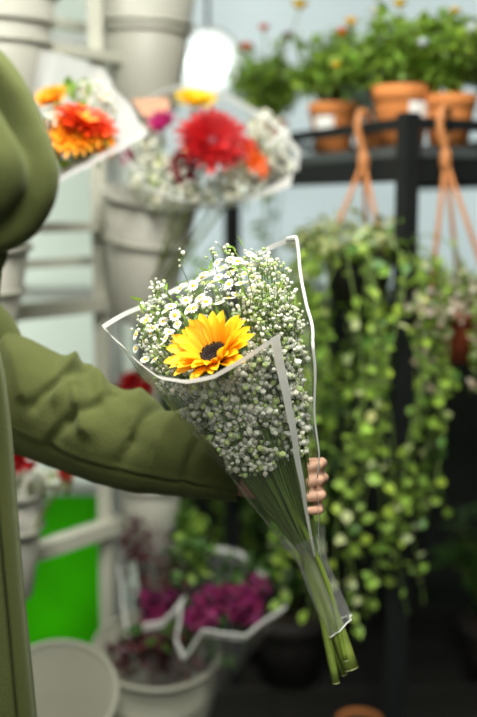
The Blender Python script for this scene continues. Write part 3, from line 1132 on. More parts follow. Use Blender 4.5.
for i in range(4):
    for k in range(24):
        fs.append((i * 25 + k, i * 25 + k + 1, (i + 1) * 25 + k + 1, (i + 1) * 25 + k))
b.add(vs, fs)
o = obj('collar', b, 'coat', coat)
so = o.modifiers.new('cloth', 'SOLIDIFY'); so.thickness = 0.006


def sleeve(path, folds, nl=190, nr=112, seed=0.0, seam=None, rough=0.0025, name='sleeve'):
    """path rows: x,y,z,radius; folds: (s0, th0, s1, th1, amp, width) in arc fraction and degrees (0 faces the viewer, 90 up)"""
    rows = cr(path, nl)
    tot = [0.0]
    for a, c in zip(rows, rows[1:]):
        tot.append(tot[-1] + (V(c[:3]) - V(a[:3])).length)
    Ln = tot[-1]
    vs = []
    for i, q in enumerate(rows):
        p = V(q[:3])
        T = (V(rows[min(i + 1, nl - 1)][:3]) - V(rows[max(i - 1, 0)][:3])).normalized()
        N0 = -FWD - T * (-FWD).dot(T)
        N0.normalize()
        B0 = N0.cross(T).normalized()
        s = tot[i] / Ln
        for k in range(nr):
            th = 360.0 * k / nr
            th = th if th <= 180 else th - 360
            a = math.radians(th)
            dirv = N0 * math.cos(a) + B0 * math.sin(a)
            dsp = 0.0
            for (s0, t0, s1, t1, amp, wd) in folds:
                # distance in metres on the unrolled sleeve
                ax0, ay0 = s0 * Ln, math.radians(t0) * q[3]
                bx, by = s1 * Ln, math.radians(t1) * q[3]
                px, py = s * Ln, a * q[3]
                dx, dy = bx - ax0, by - ay0
                l2 = dx * dx + dy * dy
                u = max(0.0, min(1.0, ((px - ax0) * dx + (py - ay0) * dy) / l2))
                qx, qy = ax0 + dx * u, ay0 + dy * u
                dd = math.hypot(px - qx, py - qy)
                if dd < wd * 3:
                    side = 1.0 if (dx * (py - qy) - dy * (px - qx)) > 0 else 0.55
                    dsp += amp * (math.exp(-(dd / (wd * side)) ** 2) if amp < 0 else math.exp(-(dd / (wd * side * 1.15)) ** 1.6)) * (0.35 + 0.65 * math.sin(PI * min(max(u, 0.12), 0.88)))
            P3 = p + dirv * q[3]
            dsp += rough * (noise.noise(P3 * 16 + V((seed, 0, 0))) + 0.5 * noise.noise(P3 * 38 + V((0, seed, 0))))
            if seam is not None:
                dth = (th - seam) * PI / 180 * q[3]
                dsp += -0.0042 * math.exp(-(dth / 0.0028) ** 2) + 0.0015 * math.exp(-((dth - 0.007) / 0.004) ** 2)
            vs.append(p + dirv * (q[3] + dsp))
    # turn the cuff inward so that the sleeve has thickness
    end = rows[-1]
    T = (V(rows[-1][:3]) - V(rows[-2][:3])).normalized()
    last = vs[-nr:]
    pc = V(end[:3])
    for kk, (sc_, bk) in enumerate(((0.97, 0.002), (0.9, 0.0), (0.86, -0.03))):
        vs += [pc + (w - pc) * sc_ + T * bk for w in last]
    fs = []
    tr = nl + 3
    for i in range(tr - 1):
        for k in range(nr):
            j = (k + 1) % nr
            fs.append((i * nr + k, i * nr + j, (i + 1) * nr + j, (i + 1) * nr + k))
    b = MB()
    b.add(vs, fs)
    return obj(name, b, 'coat', coat)


def pr_(p, r):
    return (p.x, p.y, p.z, r)


lp = [pr_(V((-0.47, 1.44, 1.255)), 0.080), pr_(V((-0.41, 1.46, 1.25)), 0.085), pr_(at(-26, 379, 1.48), 0.086), pr_(at(20, 396, 1.46), 0.083), pr_(at(62, 416, 1.445), 0.074), pr_(at(104, 435, 1.43), 0.070),
      pr_(at(146, 448, 1.42), 0.064), pr_(at(186, 459, 1.405), 0.055), pr_(at(222, 470, 1.395), 0.044), pr_(at(243, 476, 1.39), 0.038)]
lfolds = [(s0, a0, s1, a1, am * (1.2 if am > 0 else 0.85), w_ * 1.15) for (s0, a0, s1, a1, am, w_) in [
    (0.235, 95, 0.42, 10, 0.013, 0.012), (0.30, 60, 0.37, -20, -0.012, 0.012),
    (0.43, 115, 0.50, 25, 0.016, 0.012), (0.50, 75, 0.455, 5, -0.015, 0.009), (0.50, 95, 0.60, 50, 0.013, 0.012), (0.52, 45, 0.60, 5, 0.013, 0.009), (0.56, 20, 0.53, -30, -0.010, 0.010),
    (0.62, 60, 0.56, 5, -0.012, 0.009), (0.66, 130, 0.70, 40, 0.012, 0.020), (0.76, 120, 0.72, 10, -0.010, 0.010), (0.82, 120, 0.80, 20, 0.010, 0.014),
    (0.88, 110, 0.87, -60, -0.007, 0.008), (0.16, 120, 0.30, 60, -0.010, 0.014), (0.74, 30, 0.70, -20, -0.006, 0.012)]]
sleeve(lp, lfolds, seam=-34, seed=2.0)
rp = [pr_(V((-0.42, 1.15, 1.285)), 0.082), pr_(V((-0.33, 1.06, 1.36)), 0.070), pr_(at(-55, 214, 0.975), 0.062), pr_(at(-8, 190, 0.95), 0.058), pr_(at(-8, 150, 0.96), 0.056), pr_(at(-36, 92, 0.98), 0.054), pr_(V((-0.318, 1.03, 1.60)), 0.046), pr_(RWR + V((0.006, -0.01, -0.03)), 0.038)]
rfolds = [(0.55, -62, 0.88, -28, -0.030, 0.016), (0.50, 60, 0.55, -40, -0.012, 0.012), (0.36, -40, 0.44, -110, 0.010, 0.014), (0.62, 20, 0.80, 10, 0.010, 0.02), (0.28, 60, 0.34, -60, -0.010, 0.014)]
sleeve(rp, rfolds, seed=9.0, name='raised_sleeve')

# ================================================================== FLOWER RACK ON THE LEFT
RA = at(25, 555, 2.25); RB = at(112, 525, 2.46)
rdir = V((RB.x - RA.x, RB.y - RA.y, 0)).normalized()
rnrm = V((rdir.y, -rdir.x, 0))            # towards the aisle
def rk(px, z, off=0.0):
    """point of the rack plane under image column px, at height z"""
    k = (px - 238.5) / FPX
    # solve X = k * Y (pitch ignored for the plan)
    A0 = V((RA.x, RA.y, 0)) + rnrm * off
    s_ = (k * A0.y - A0.x) / (rdir.x - k * rdir.y)
    p = A0 + rdir * s_
    return V((p.x, p.y, z))


def zat(px, py, off=0.0):
    """height on the rack plane at image point"""
    p = rk(px, 0, off)
    lo, hi = -1.0, 3.5
    for _ in range(40):
        mid = (lo + hi) / 2
        q = V((p.x, p.y, mid)) - CAMP
        y = 358.5 - q.dot(UP) / q.dot(FWD) * FPX
        if y > py:
            lo = mid
        else:
            hi = mid
    return (lo + hi) / 2


def on_rack(px, py, off=0.0):
    return rk(px, zat(px, py, off), off)


rack = thing('flower_rack', 'pale painted metal rack of bars carrying the flower buckets', 'rack', rk(100, 0))
def rbar(a, b_, w, h, nm='rail'):
    q = MB(); q.bar(a, b_, w, h); obj(nm, q, 'rack_paint', rack, smooth=False)


for px in (-230, 101, 150):
    p = rk(px, 0)
    q = MB(); q.box((p.x, p.y, 1.2), (0.017, 0.017, 1.2)); obj('post', q, 'rack_paint', rack, smooth=False)
for py, w, h in ((50, 0.03, 0.022), (227, 0.03, 0.022), (307, 0.035, 0.034), (538, 0.04, 0.034)):
    z = zat(70, py, 0.02)
    a = rk(-230, z, 0.02); e = rk(150, z, 0.02)
    rbar(a, e, w, h)
for py in (24, 262, 420):
    z = zat(70, py, -0.14)
    rbar(rk(-230, z, -0.14), rk(150, z, -0.14), 0.02, 0.02, 'back_rail')
for px in (-230, 101, 150):
    p = rk(px, 0, -0.14)
    q = MB(); q.box((p.x, p.y, 1.2), (0.014, 0.014, 1.2)); obj('back_post', q, 'rack_paint', rack, smooth=False)
    for z in (0.35, 1.25, 2.0):
        rbar(rk(px, z, 0.0), rk(px, z, -0.14), 0.02, 0.02, 'cross_bar')


def bucket(label, top, R1, R0, hgt, lean=(0, 0, 1), m='bucket', ridge=None, group=None, name='flower_bucket', hold=True):
    """conical plastic bucket; top = rim centre, lean = its axis"""
    Z = V(lean).normalized()
    X = Z.orthogonal().normalized(); Y = Z.cross(X)
    M = Matrix((X, Y, Z)).transposed()
    base = V(top) - Z * hgt
    t = thing(name, label, 'bucket', base, group)
    b = MB()
    th = 0.003
    b.lathe([(0.0, 0.0), (R0 * 0.96, 0.0), (R0, 0.006), (R1, hgt), (R1 - th, hgt), (R0 - th, 0.012), (0.0, 0.010)], 48, M, base)
    obj('bucket_body', b, m, t)
    b = MB()
    b.lathe([(R1 - 0.002, hgt - 0.008), (R1 + 0.006, hgt - 0.007), (R1 + 0.0085, hgt - 0.001), (R1 + 0.005, hgt + 0.004), (R1 - 0.003, hgt + 0.003), (R1 - 0.004, hgt - 0.004)], 48, M, base)
    obj('rim', b, m, t)
    for zf in (ridge or ()):
        r = R0 + (R1 - R0) * zf
        b = MB()
        b.lathe([(r - 0.001, hgt * zf - 0.007), (r + 0.006, hgt * zf - 0.005), (r + 0.0075, hgt * zf), (r + 0.006, hgt * zf + 0.005), (r - 0.001, hgt * zf + 0.007)], 48, M, base)
        obj('ridge', b, m, t)
    if hold:
        zf = 0.66
        r = R0 + (R1 - R0) * zf + 0.004
        c0 = base + Z * hgt * zf
        rg = MB()
        rg.tube([c0 + (X * math.cos(2 * PI * k / 32) + Y * math.sin(2 * PI * k / 32)) * r for k in range(33)], 0.0042, 6, cap=False)
        dist = (c0 - V((RA.x, RA.y, c0.z))).dot(rnrm)
        if dist > r:
            rg.tube([c0 - rnrm * r, c0 - rnrm * dist], 0.006, 6)
        obj('holder_ring', rg, 'rack_paint', rack)
    return t, M, base


G_B = 'white plastic flower buckets'
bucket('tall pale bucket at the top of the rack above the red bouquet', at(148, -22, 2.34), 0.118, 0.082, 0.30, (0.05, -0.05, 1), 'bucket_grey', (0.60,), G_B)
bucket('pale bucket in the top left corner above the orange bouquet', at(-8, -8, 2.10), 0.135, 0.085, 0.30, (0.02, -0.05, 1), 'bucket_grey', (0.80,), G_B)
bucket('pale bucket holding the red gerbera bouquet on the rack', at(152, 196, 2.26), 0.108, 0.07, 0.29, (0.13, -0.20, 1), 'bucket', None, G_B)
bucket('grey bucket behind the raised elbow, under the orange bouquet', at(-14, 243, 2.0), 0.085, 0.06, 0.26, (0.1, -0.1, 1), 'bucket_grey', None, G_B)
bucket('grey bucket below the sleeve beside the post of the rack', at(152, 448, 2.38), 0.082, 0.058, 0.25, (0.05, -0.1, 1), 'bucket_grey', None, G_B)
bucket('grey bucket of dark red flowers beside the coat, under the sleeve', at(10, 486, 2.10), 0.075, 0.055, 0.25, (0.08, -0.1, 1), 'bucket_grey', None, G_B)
ztop = 0.385
def on_floor(px, z, d):
    """point at height z in column px and depth d"""
    py = 358.5
    for _ in range(20):
        p = at(px, py, d)
        py += (p.z - z) / d * FPX
    return at(px, py, d)


BK = at(157, 648, 2.25)
bucket('wide pale bucket on the floor holding the pink bouquet', BK, 0.140, 0.098, BK.z * 1.02 - 0.02, (0.05, -0.22, 0.97), 'bucket_shaded', (0.80, 0.72), G_B, hold=False)
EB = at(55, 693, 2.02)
bucket('wide empty pale bucket on the floor beside the coat', EB, 0.122, 0.088, 0.40, (0.05, -0.50, 0.86), 'bucket_shaded', (0.82,), G_B, hold=False)

# ================================================================== BOUQUETS IN THE BUCKETS
def filler(root, spots_, n, spread, m='breath', size=(0.005, 0.009), nm='baby_breath'):
    b = MB()
    for i in range(n):
        x, y, d, rx, ry = random.choice(spots_)
        a = random.uniform(0, 2 * PI); r = math.sqrt(random.random())
        p = at(x + math.cos(a) * rx * r, y + math.sin(a) * ry * r, d + random.uniform(-spread, spread))
        b.blob(p, random.uniform(*size), tone(0.65, 1.1, 0.05))
    return obj(nm, b, m, root, smooth=False, stuff=True)


def greens(root, spots_, n, spread, m='leaf', size=(0.015, 0.035), nm='leaves'):
    b = MB()
    for i in range(n):
        x, y, d, rx, ry = random.choice(spots_)
        a = random.uniform(0, 2 * PI); r = math.sqrt(random.random())
        p = at(x + math.cos(a) * rx * r, y + math.sin(a) * ry * r, d + random.uniform(-spread, spread))
        l = random.uniform(*size)
        b.leaf(p, rnd_dir() + V((0, 0, 0.3)), rnd_dir(), l, l * random.uniform(0.3, 0.55), tone(0.5, 1.3))
    return obj(nm, b, m, root, stuff=True)


def stalks(root, tops, foot, m='stem', r=0.003):
    for p in tops:
        b = MB()
        b.tube([p, V(p).lerp(V(foot), 0.5) + V((0, 0, -0.01)), V(foot) + rnd_dir() * 0.012], r, 6)
        obj('stem', b, m, root)


# red gerbera bouquet
FR = at(148, 300, 2.27)
rb = thing('gerbera_bouquet', 'mixed bouquet with a big red gerbera and yellow bloom in the rack bucket', 'bouquet', FR)
toview = lambda x, u, f: (RIGHT * x + UP * u - FWD * f)
heads = [('red_gerbera', (213, 142, 2.08), (0.15, 0.35, 0.8), 0.078, 'red_petal', 26, 0.25), ('dark_red_gerbera', (186, 168, 2.12), (-0.3, -0.1, 0.9), 0.042, 'wine_petal', 20, 0.5),
         ('yellow_gerbera', (195, 105, 2.2), (0.1, 0.8, 0.6), 0.052, 'yellow_petal', 20, 0.5), ('magenta_carnation', (163, 126, 2.14), (-0.2, 0.5, 0.8), 0.038, 'magenta_petal', 16, 0.7),
         ('orange_gerbera', (255, 166, 2.12), (0.6, 0.2, 0.7), 0.034, 'orange_petal', 18, 0.4), ('orange_gerbera', (248, 150, 2.16), (0.5, 0.3, 0.7), 0.03, 'flame_petal', 18, 0.4),
         ('magenta_carnation', (132, 158, 2.16), (-0.6, 0.1, 0.7), 0.026, 'magenta_petal', 14, 0.8)]
tops = []
for nm, p, f, R, m, n_, cu in heads:
    q = at(*p)
    flower_head(nm, rb, q, toview(*f), R, m, 'wine_petal' if 'red' in nm else m, n_, 3 if R > 0.04 else 2, cu, 0.22, 0.27)
    tops.append(q)
stalks(rb, tops, FR)
filler(rb, [(160, 178, 2.14, 30, 24), (205, 185, 2.13, 40, 18), (240, 180, 2.14, 25, 18), (150, 150, 2.18, 18, 26), (265, 135, 2.2, 18, 25), (275, 160, 2.18, 16, 20)], 520, 0.05, size=(0.004, 0.0085))
greens(rb, [(165, 190, 2.17, 34, 22), (215, 195, 2.17, 36, 14), (255, 150, 2.2, 20, 25)], 220, 0.05, 'leaf_pale')
rim2 = [at(*p) for p in lin([(270, 195, 2.04), (232, 200, 2.04), (185, 200, 2.05), (146, 184, 2.09), (126, 150, 2.15), (140, 100, 2.26), (180, 84, 2.33), (225, 92, 2.34), (262, 112, 2.3), (286, 128, 2.24), (301, 152, 2.16), (290, 185, 2.08)], 70)]
nk2 = ring(at(153, 205, 2.25), V((0.13, -0.20, 1)), 0.088, 70, 0.6, -2 * PI + 0.3)
wrap_sheet(rb, rim2, nk2, 'cello_far', rows=12, bulge=0.10, side_bands=(0.0, 0.03), rim_w=0.05, inset=0.01, wob=0.01)
for pts in ([(262, 112, 2.10), (284, 132, 2.08), (268, 148, 2.06), (258, 128, 2.06)], [(284, 132, 2.07), (300, 150, 2.08), (298, 172, 2.08), (280, 150, 2.06)]):
    b = MB()
    q = [at(*p) for p in pts]
    k = 9
    inn = [p.lerp(sum(q, V()) / 4, 0.18) for p in q]
    vs = q + inn
    b.add(vs, [(i, (i + 1) % 4, 4 + (i + 1) % 4, 4 + i) for i in range(4)])
    o = obj('folded_corner', b, 'band', rb, smooth=False)
    so = o.modifiers.new('film', 'SOLIDIFY'); so.thickness = 0.001
kp = MB()
q = [at(132, 100, 2.22), at(168, 98, 2.22), at(170, 122, 2.2), at(142, 116, 2.19)]
kp.add(q, [(0, 1, 2, 3)])
o = obj('paper_collar', kp, 'kraft', rb, smooth=False); so = o.modifiers.new('paper', 'SOLIDIFY'); so.thickness = 0.002

# orange bouquet in frosted film
FO = at(-12, 225, 2.0)
ob = thing('orange_bouquet', 'bouquet of orange and yellow blooms in frosted white film by the raised elbow', 'bouquet', FO)
tops = []
for nm, p, f, R, m, n_, cu in [('orange_gerbera', (84, 127, 1.80), (0.35, 0.75, 0.45), 0.060, 'flame_petal', 24, 0.35), ('amber_gerbera', (74, 134, 1.79), (0.1, 0.5, 0.8), 0.055, 'amber_petal', 24, 0.2), ('orange_gerbera', (56, 142, 1.80), (-0.6, 0.2, 0.7), 0.046, 'flame_petal', 22, 0.4),
                               ('amber_gerbera', (52, 101, 1.83), (-0.2, 0.6, 0.7), 0.036, 'amber_petal', 18, 0.5), ('amber_gerbera', (100, 144, 1.81), (0.6, 0.2, 0.6), 0.034, 'amber_petal', 18, 0.5)]:
    q = at(*p)
    flower_head(nm, ob, q, toview(*f), R, m, m, n_, 3, cu, 0.2, 0.27)
    tops.append(q)
stalks(ob, tops, FO)
filler(ob, [(95, 95, 1.86, 16, 14), (80, 92, 1.88, 14, 10), (50, 120, 1.79, 5, 14), (108, 112, 1.86, 8, 12)], 190, 0.03, size=(0.003, 0.0062))
greens(ob, [(75, 155, 1.82, 18, 10), (95, 150, 1.83, 16, 8), (70, 100, 1.87, 22, 14)], 90, 0.03, 'leaf')
rim3 = [at(*p) for p in lin([(50, 186, 1.76), (90, 168, 1.74), (128, 146, 1.76), (147, 133, 1.80), (124, 100, 1.88), (100, 66, 1.94), (60, 52, 1.97), (40, 48, 1.96), (34, 90, 1.90), (34, 150, 1.84)], 60)]
nk3 = ring(at(0, 190, 1.97), (at(80, 120, 1.82) - FO), 0.045, 60, 0.4, -2 * PI + 0.4)
wrap_sheet(ob, rim3, nk3, 'cello_frost', rows=12, bands=False, bulge=0.05, wob=0.008)

# pink bouquet in the floor bucket
_at = at
def at(px, py, d):
    return _at(px, py, d - 0.17)


FP = V((BK.x - 0.01, BK.y + 0.08, 0.05))
pb = thing('pink_bouquet', 'bouquet of small pink flowers in clear film standing in the floor bucket', 'bouquet', FP)
pk = MB()
for (x, y, d, rx, ry, n_) in ((222, 600, 2.34, 28, 14, 100), (200, 620, 2.32, 16, 12, 45), (245, 610, 2.36, 18, 14, 60), (158, 600, 2.44, 20, 14, 60), (255, 590, 2.38, 14, 14, 30), (150, 618, 2.44, 10, 10, 20)):
    for i in range(n_):
        a = random.uniform(0, 2 * PI); r = math.sqrt(random.random())
        c0 = at(x + math.cos(a) * rx * r, y + math.sin(a) * ry * r, d + random.uniform(-0.05, 0.05))
        tn = tone(0.5, 1.2)
        for k in range(5):
            an = 2 * PI * k / 5
            rd = RIGHT * math.cos(an) + UP * math.sin(an)
            pk.leaf(c0, rd + rnd_dir() * 0.5 - FWD * 0.3, -FWD + rnd_dir() * 0.4, random.uniform(0.008, 0.013), 0.009, tn)
obj('pink_blossoms', pk, 'pink_petal', pb, stuff=True)
greens(pb, [(150, 560, 2.46, 28, 34), (135, 540, 2.48, 14, 28), (170, 585, 2.44, 26, 22)], 260, 0.05, 'leaf_wine', (0.012, 0.03), 'wine_leaves')
greens(pb, [(215, 640, 2.40, 36, 20), (190, 560, 2.46, 20, 50), (240, 580, 2.42, 30, 24), (160, 640, 2.42, 30, 16)], 260, 0.06, 'leaf_dark', (0.02, 0.05))
greens(pb, [(157, 655, 2.42, 48, 16), (160, 645, 2.42, 40, 10)], 240, 0.07, 'leaf_wine', (0.025, 0.055), 'shaded_low_leaves')  # wine colour stands in for the shade inside the bucket
greens(pb, [(196, 545, 2.46, 16, 36)], 50, 0.04, 'leaf', (0.02, 0.04), 'bright_leaves')
tops = [at(150, 590, 2.45), at(225, 605, 2.36), at(200, 620, 2.36), at(245, 605, 2.38), at(190, 560, 2.46), at(135, 545, 2.48), at(170, 600, 2.42), at(212, 628, 2.4)]
stalks(pb, tops, FP + V((0.02, -0.02, 0.0)), 'leaf_wine', 0.003)
def film_cone(root, pts, nkc, axis, rr, m, **kw):
    rim_ = [at(*p) for p in lin(pts, 60)]
    nk = ring(nkc, axis, rr, 60, 0.5, -2 * PI + 0.5)
    w, S_ = wrap_sheet(root, rim_, nk, m, **kw)
    if kw.get('bands', True):
        eb = MB(); eb.tube([S_(k / 59, 1.0) for k in range(36)], 0.003, 6); obj('film_edge', eb, 'band', w)
    return w, S_


film_cone(pb, [(286, 606, 2.36), (246, 636, 2.28), (203, 630, 2.28), (184, 660, 2.30), (176, 640, 2.34), (183, 600, 2.40), (195, 570, 2.5), (212, 545, 2.52), (240, 548, 2.5), (268, 575, 2.45)], V((BK.x + 0.03, BK.y + 0.03, 0.26)), V((0.3, -0.1, 1)), 0.05, 'cello_far', rows=10, rim_w=0.03, side_bands=(0.0, 0.0), bulge=0.05)
film_cone(pb, [(183, 598, 2.40), (164, 622, 2.38), (134, 628, 2.38), (133, 655, 2.38), (125, 620, 2.44), (118, 560, 2.52), (130, 520, 2.56), (165, 530, 2.56), (186, 560, 2.50)], V((BK.x - 0.03, BK.y + 0.04, 0.26)), V((-0.1, -0.1, 1)), 0.05, 'cello_far', rows=10, rim_w=0.03, side_bands=(0.0, 0.0), bulge=0.05)

at = _at
# dark red bouquets half hidden by the sleeve
def small_red(label, foot, spots_, cname):
    t = thing('rose_bouquet', label, 'bouquet', foot)
    tp = []
    for (x, y, d, r) in spots_:
        q = at(x, y, d)
        flower_head(cname, t, q, toview(random.uniform(-.3, .3), 0.4, 0.8), r, 'red_petal', 'wine_petal', 14, 3, 0.7, 0.2, 0.45, 0.5, 1.0)
        tp.append(q)
    stalks(t, tp, foot)
    return t


f1 = at(150, 555, 2.40)
t = small_red('dark red roses just behind the top of the sleeve and the film corner', f1, [(132, 384, 2.32, 0.034), (146, 392, 2.30, 0.03), (120, 395, 2.34, 0.026)], 'rose')
greens(t, [(130, 405, 2.35, 24, 20), (150, 430, 2.36, 24, 30)], 80, 0.04, 'leaf_dark')
f2 = at(12, 560, 2.11)
t = small_red('dark red roses with pale filler under the sleeve beside the coat', f2, [(18, 464, 2.04, 0.030), (8, 458, 2.06, 0.028), (66, 474, 2.05, 0.022), (33, 468, 2.06, 0.018)], 'rose')
filler(t, [(36, 478, 2.04, 12, 8), (48, 486, 2.05, 14, 8)], 60, 0.02, size=(0.004, 0.008))
greens(t, [(30, 488, 2.07, 26, 10), (60, 484, 2.06, 14, 8)], 60, 0.03, 'leaf_pale')
film_cone(t, [(74, 478, 2.02), (44, 497, 1.99), (8, 492, 2.0), (-10, 470, 2.06), (2, 448, 2.1), (40, 452, 2.1), (70, 462, 2.06)], at(12, 528, 2.1), V((0.2, 0, 1)), 0.03, 'cello_far', rows=8, bands=False)

# ================================================================== POTTED PLANTS ON THE DARK SHELF
A_ = at(408, 147, 2.12); B_p = at(232, 160, 2.85)
DECK_Z = 1.45 + (210 - 145) / FPX * 2.12
sA = V((A_.x, A_.y, 0)); sB = V((B_p.x, B_p.y, 0))
e1 = (sB - sA).normalized(); e2 = V((e1.y, -e1.x, 0))
if e2.x < 0:
    e2 = -e2
LEN1 = (sB - sA).length; LEN2 = 0.62
shelf = thing('plant_shelf', 'dark metal shelf carrying a row of potted plants, with a guard rail', 'shelf', sA)
M3 = Matrix((e1, e2, V((0, 0, 1)))).transposed()
def sp(a, b_, z):
    return sA + e1 * a + e2 * b_ + V((0, 0, z))


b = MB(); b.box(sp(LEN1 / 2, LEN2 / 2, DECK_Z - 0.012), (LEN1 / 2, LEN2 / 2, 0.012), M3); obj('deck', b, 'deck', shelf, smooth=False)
b = MB(); b.box(sp(LEN1 / 2, 0.015, DECK_Z - 0.05), (LEN1 / 2, 0.012, 0.026), M3); obj('apron', b, 'dark_steel', shelf, smooth=False)
b = MB(); b.box(sp(0.015, LEN2 / 2, DECK_Z - 0.05), (0.012, LEN2 / 2, 0.026), M3); obj('apron', b, 'dark_steel', shelf, smooth=False)
b = MB(); b.box(sp(LEN1 / 2, LEN2 - 0.015, DECK_Z - 0.05), (LEN1 / 2, 0.012, 0.026), M3); obj('apron', b, 'dark_steel', shelf, smooth=False)
RAIL_Z = DECK_Z + 0.046
for (a, c) in ((0, 0), (LEN1, 0), (0, LEN2), (LEN1, LEN2)):
    b = MB(); b.box(sp(a, c, RAIL_Z / 2 + 0.01), (0.018, 0.018, RAIL_Z / 2 + 0.01), M3); obj('post', b, 'dark_steel', shelf, smooth=False)
for (a0, c0, a1, c1) in ((0, 0, LEN1, 0), (0, 0, 0, LEN2), (0, LEN2, LEN1, LEN2), (LEN1, 0, LEN1, LEN2)):
    b = MB(); b.bar(sp(a0, c0, RAIL_Z), sp(a1, c1, RAIL_Z), 0.014, 0.024); obj('guard_rail', b, 'dark_steel', shelf, smooth=False)


def clay_pot(root, base, R1, R0, h, m='terracotta', tag_at=None):
    b = MB()
    b.lathe([(0, 0), (R0, 0), (R1 * 0.93, h * 0.74), (R1 * 0.93, h * 0.75), (R1, h * 0.76), (R1 * 1.03, h), (R1 * 0.95, h), (R1 * 0.88, h * 0.8), (0, h * 0.8)], 36, None, base)
    obj('pot', b, m, root)
    b = MB(); b.lathe([(R1 * 0.93, h * 0.88), (R1 * 0.5, h * 0.92), (0, h * 0.93)], 24, None, base); obj('soil', b, 'soil', root)
    if tag_at is not None:
        d = V((tag_at[0], tag_at[1], 0)).normalized()
        b = MB()
        n_ = 7
        side = V((-d.y, d.x, 0))
        vs = []
        for z in (0.44, 0.735):
            r = (R0 + (R1 * 0.93 - R0) * z / 0.74) + 0.002
            r += 0.003
            for i in range(n_):
                a = (i - 3) * 0.14 + tag_at[2]
                vs.append(V(base) + (d * math.cos(a) + side * math.sin(a)) * r + V((0, 0, h * z)))
        fs_ = [(i, i + 1, n_ + i + 1, n_ + i) for i in range(n_ - 1)]
        b.add(vs, fs_)
        obj('price_tag', b, 'tag', root)


def shelf_plant(label, px, off, R, h, fol_r, fol_h, buds, seedn, tagk=None, nleaf=860, leafm='leaf', name='potted_rose'):
    # on the deck: find the distance along the front edge for column px, then step back by off
    k = (px - 238.5) / FPX
    a = (k * (sA.y + e2.y * off) - (sA.x + e2.x * off)) / (e1.x - k * e1.y)
    base = sp(a, off, DECK_Z)
    t = thing(name, label, 'potted plant', base, 'potted plants on the dark shelf')
    clay_pot(t, base, R, R * 0.72, h, tag_at=tagk)
    b = MB(); stm = MB()
    for i in range(26):
        a_ = random.uniform(0, 2 * PI); rr = fol_r * math.sqrt(random.random())
        tip = base + V((math.cos(a_) * rr, math.sin(a_) * rr, h + fol_h * random.uniform(0.45, 1.0) * (1 - 0.35 * (rr / fol_r) ** 2)))
        ft = base + V((math.cos(a_) * R * 0.4, math.sin(a_) * R * 0.4, h * 0.9))
        mid = ft.lerp(tip, 0.5) + V((0, 0, 0.03))
        stm.tube([ft, mid, tip], [0.0025, 0.002, 0.0012], 5, tone=tone(0.6, 1.0))
        for j in range(nleaf // 26):
            u = random.uniform(0.25, 1.05)
            p = (ft.lerp(mid, u * 2) if u < 0.5 else mid.lerp(tip, u * 2 - 1))
            l = random.uniform(0.018, 0.037)
            b.leaf(p + rnd_dir() * 0.018, rnd_dir() + V((0, 0, 0.15)), V((0, 0, 1)) + rnd_dir() * 0.7, l, l * 0.62, tone(0.55, 1.45))
    obj('stems', stm, 'stem', t)
    obj('leaves', b, leafm, t, stuff=True)
    for (bx, by, bd_, br_, bm) in buds:
        q = at(bx, by, bd_)
        rb_ = rose_bud('rose_bloom', t, q, br_, bm)
        s2 = MB(); s2.tube([base + V((0, 0, h)), (base + V((0, 0, h))).lerp(q, 0.6) + V((0, 0, 0.02)), q - V((0, 0, br_ * 0.5))], 0.0016, 5)
        obj('flower_stalk', s2, 'stem', rb_)
    return t


shelf_plant('leafy potted rose with peach buds, farthest on the shelf, right behind the red bouquet', 268, 0.10, 0.054, 0.115, 0.12, 0.22, [(246, 47, 2.5, 0.014, 'orange_petal'), (288, 36, 2.5, 0.012, 'pink_petal'), (300, 5, 2.55, 0.018, 'yellow_petal'), (264, 28, 2.55, 0.012, 'orange_petal')], 1)
shelf_plant('potted rose in a terracotta pot with a large white tag, second along the shelf', 331, 0.085, 0.062, 0.128, 0.14, 0.20, [(351, 22, 2.3, 0.013, 'yellow_petal'), (342, 32, 2.3, 0.012, 'orange_petal'), (336, 65, 2.25, 0.009, 'yellow_petal'), (375, 12, 2.35, 0.012, 'white_petal')], 2, (-0.25, -1, -0.25))
shelf_plant('broad leafy plant in the biggest terracotta pot by the corner post', 398, 0.10, 0.068, 0.142, 0.13, 0.17, [(423, 43, 2.1, 0.012, 'white_petal'), (400, 4, 2.2, 0.013, 'yellow_petal')], 3, (0.25, -1, 0.25), 900)
shelf_plant('leafy plant in a terracotta pot to the right of the corner post', 444, 0.18, 0.060, 0.12, 0.13, 0.20, [(472, 30, 2.2, 0.015, 'white_petal'), (455, 12, 2.25, 0.012, 'yellow_petal')], 4)
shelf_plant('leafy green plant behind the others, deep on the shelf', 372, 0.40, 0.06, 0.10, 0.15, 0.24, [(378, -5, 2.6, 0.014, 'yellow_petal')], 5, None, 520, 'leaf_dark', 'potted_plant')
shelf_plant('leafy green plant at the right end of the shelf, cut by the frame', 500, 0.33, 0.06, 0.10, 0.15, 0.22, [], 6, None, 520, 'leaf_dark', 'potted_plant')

# ================================================================== HANGING PLANTERS
lf = MB(); lf.leaf((0, 0, 0), (1, 0, 0), (0, 0, 1), 1.0, 0.8, (1, 1, 1), cup=0.18)
LEAFM = []
for nm, m, tns in (('leaf', 'leaf', (1.0, 1.0, 1.0)), ('leaf', 'leaf', (1.5, 1.3, 1.2)), ('leaf', 'leaf_pale', (1.0, 1.0, 1.0)), ('leaf', 'leaf_dark', (1.3, 1.4, 1.2))):
    lf.c = [tns] * len(lf.v)
    LEAFM.append(mesh_from(nm, lf, m))


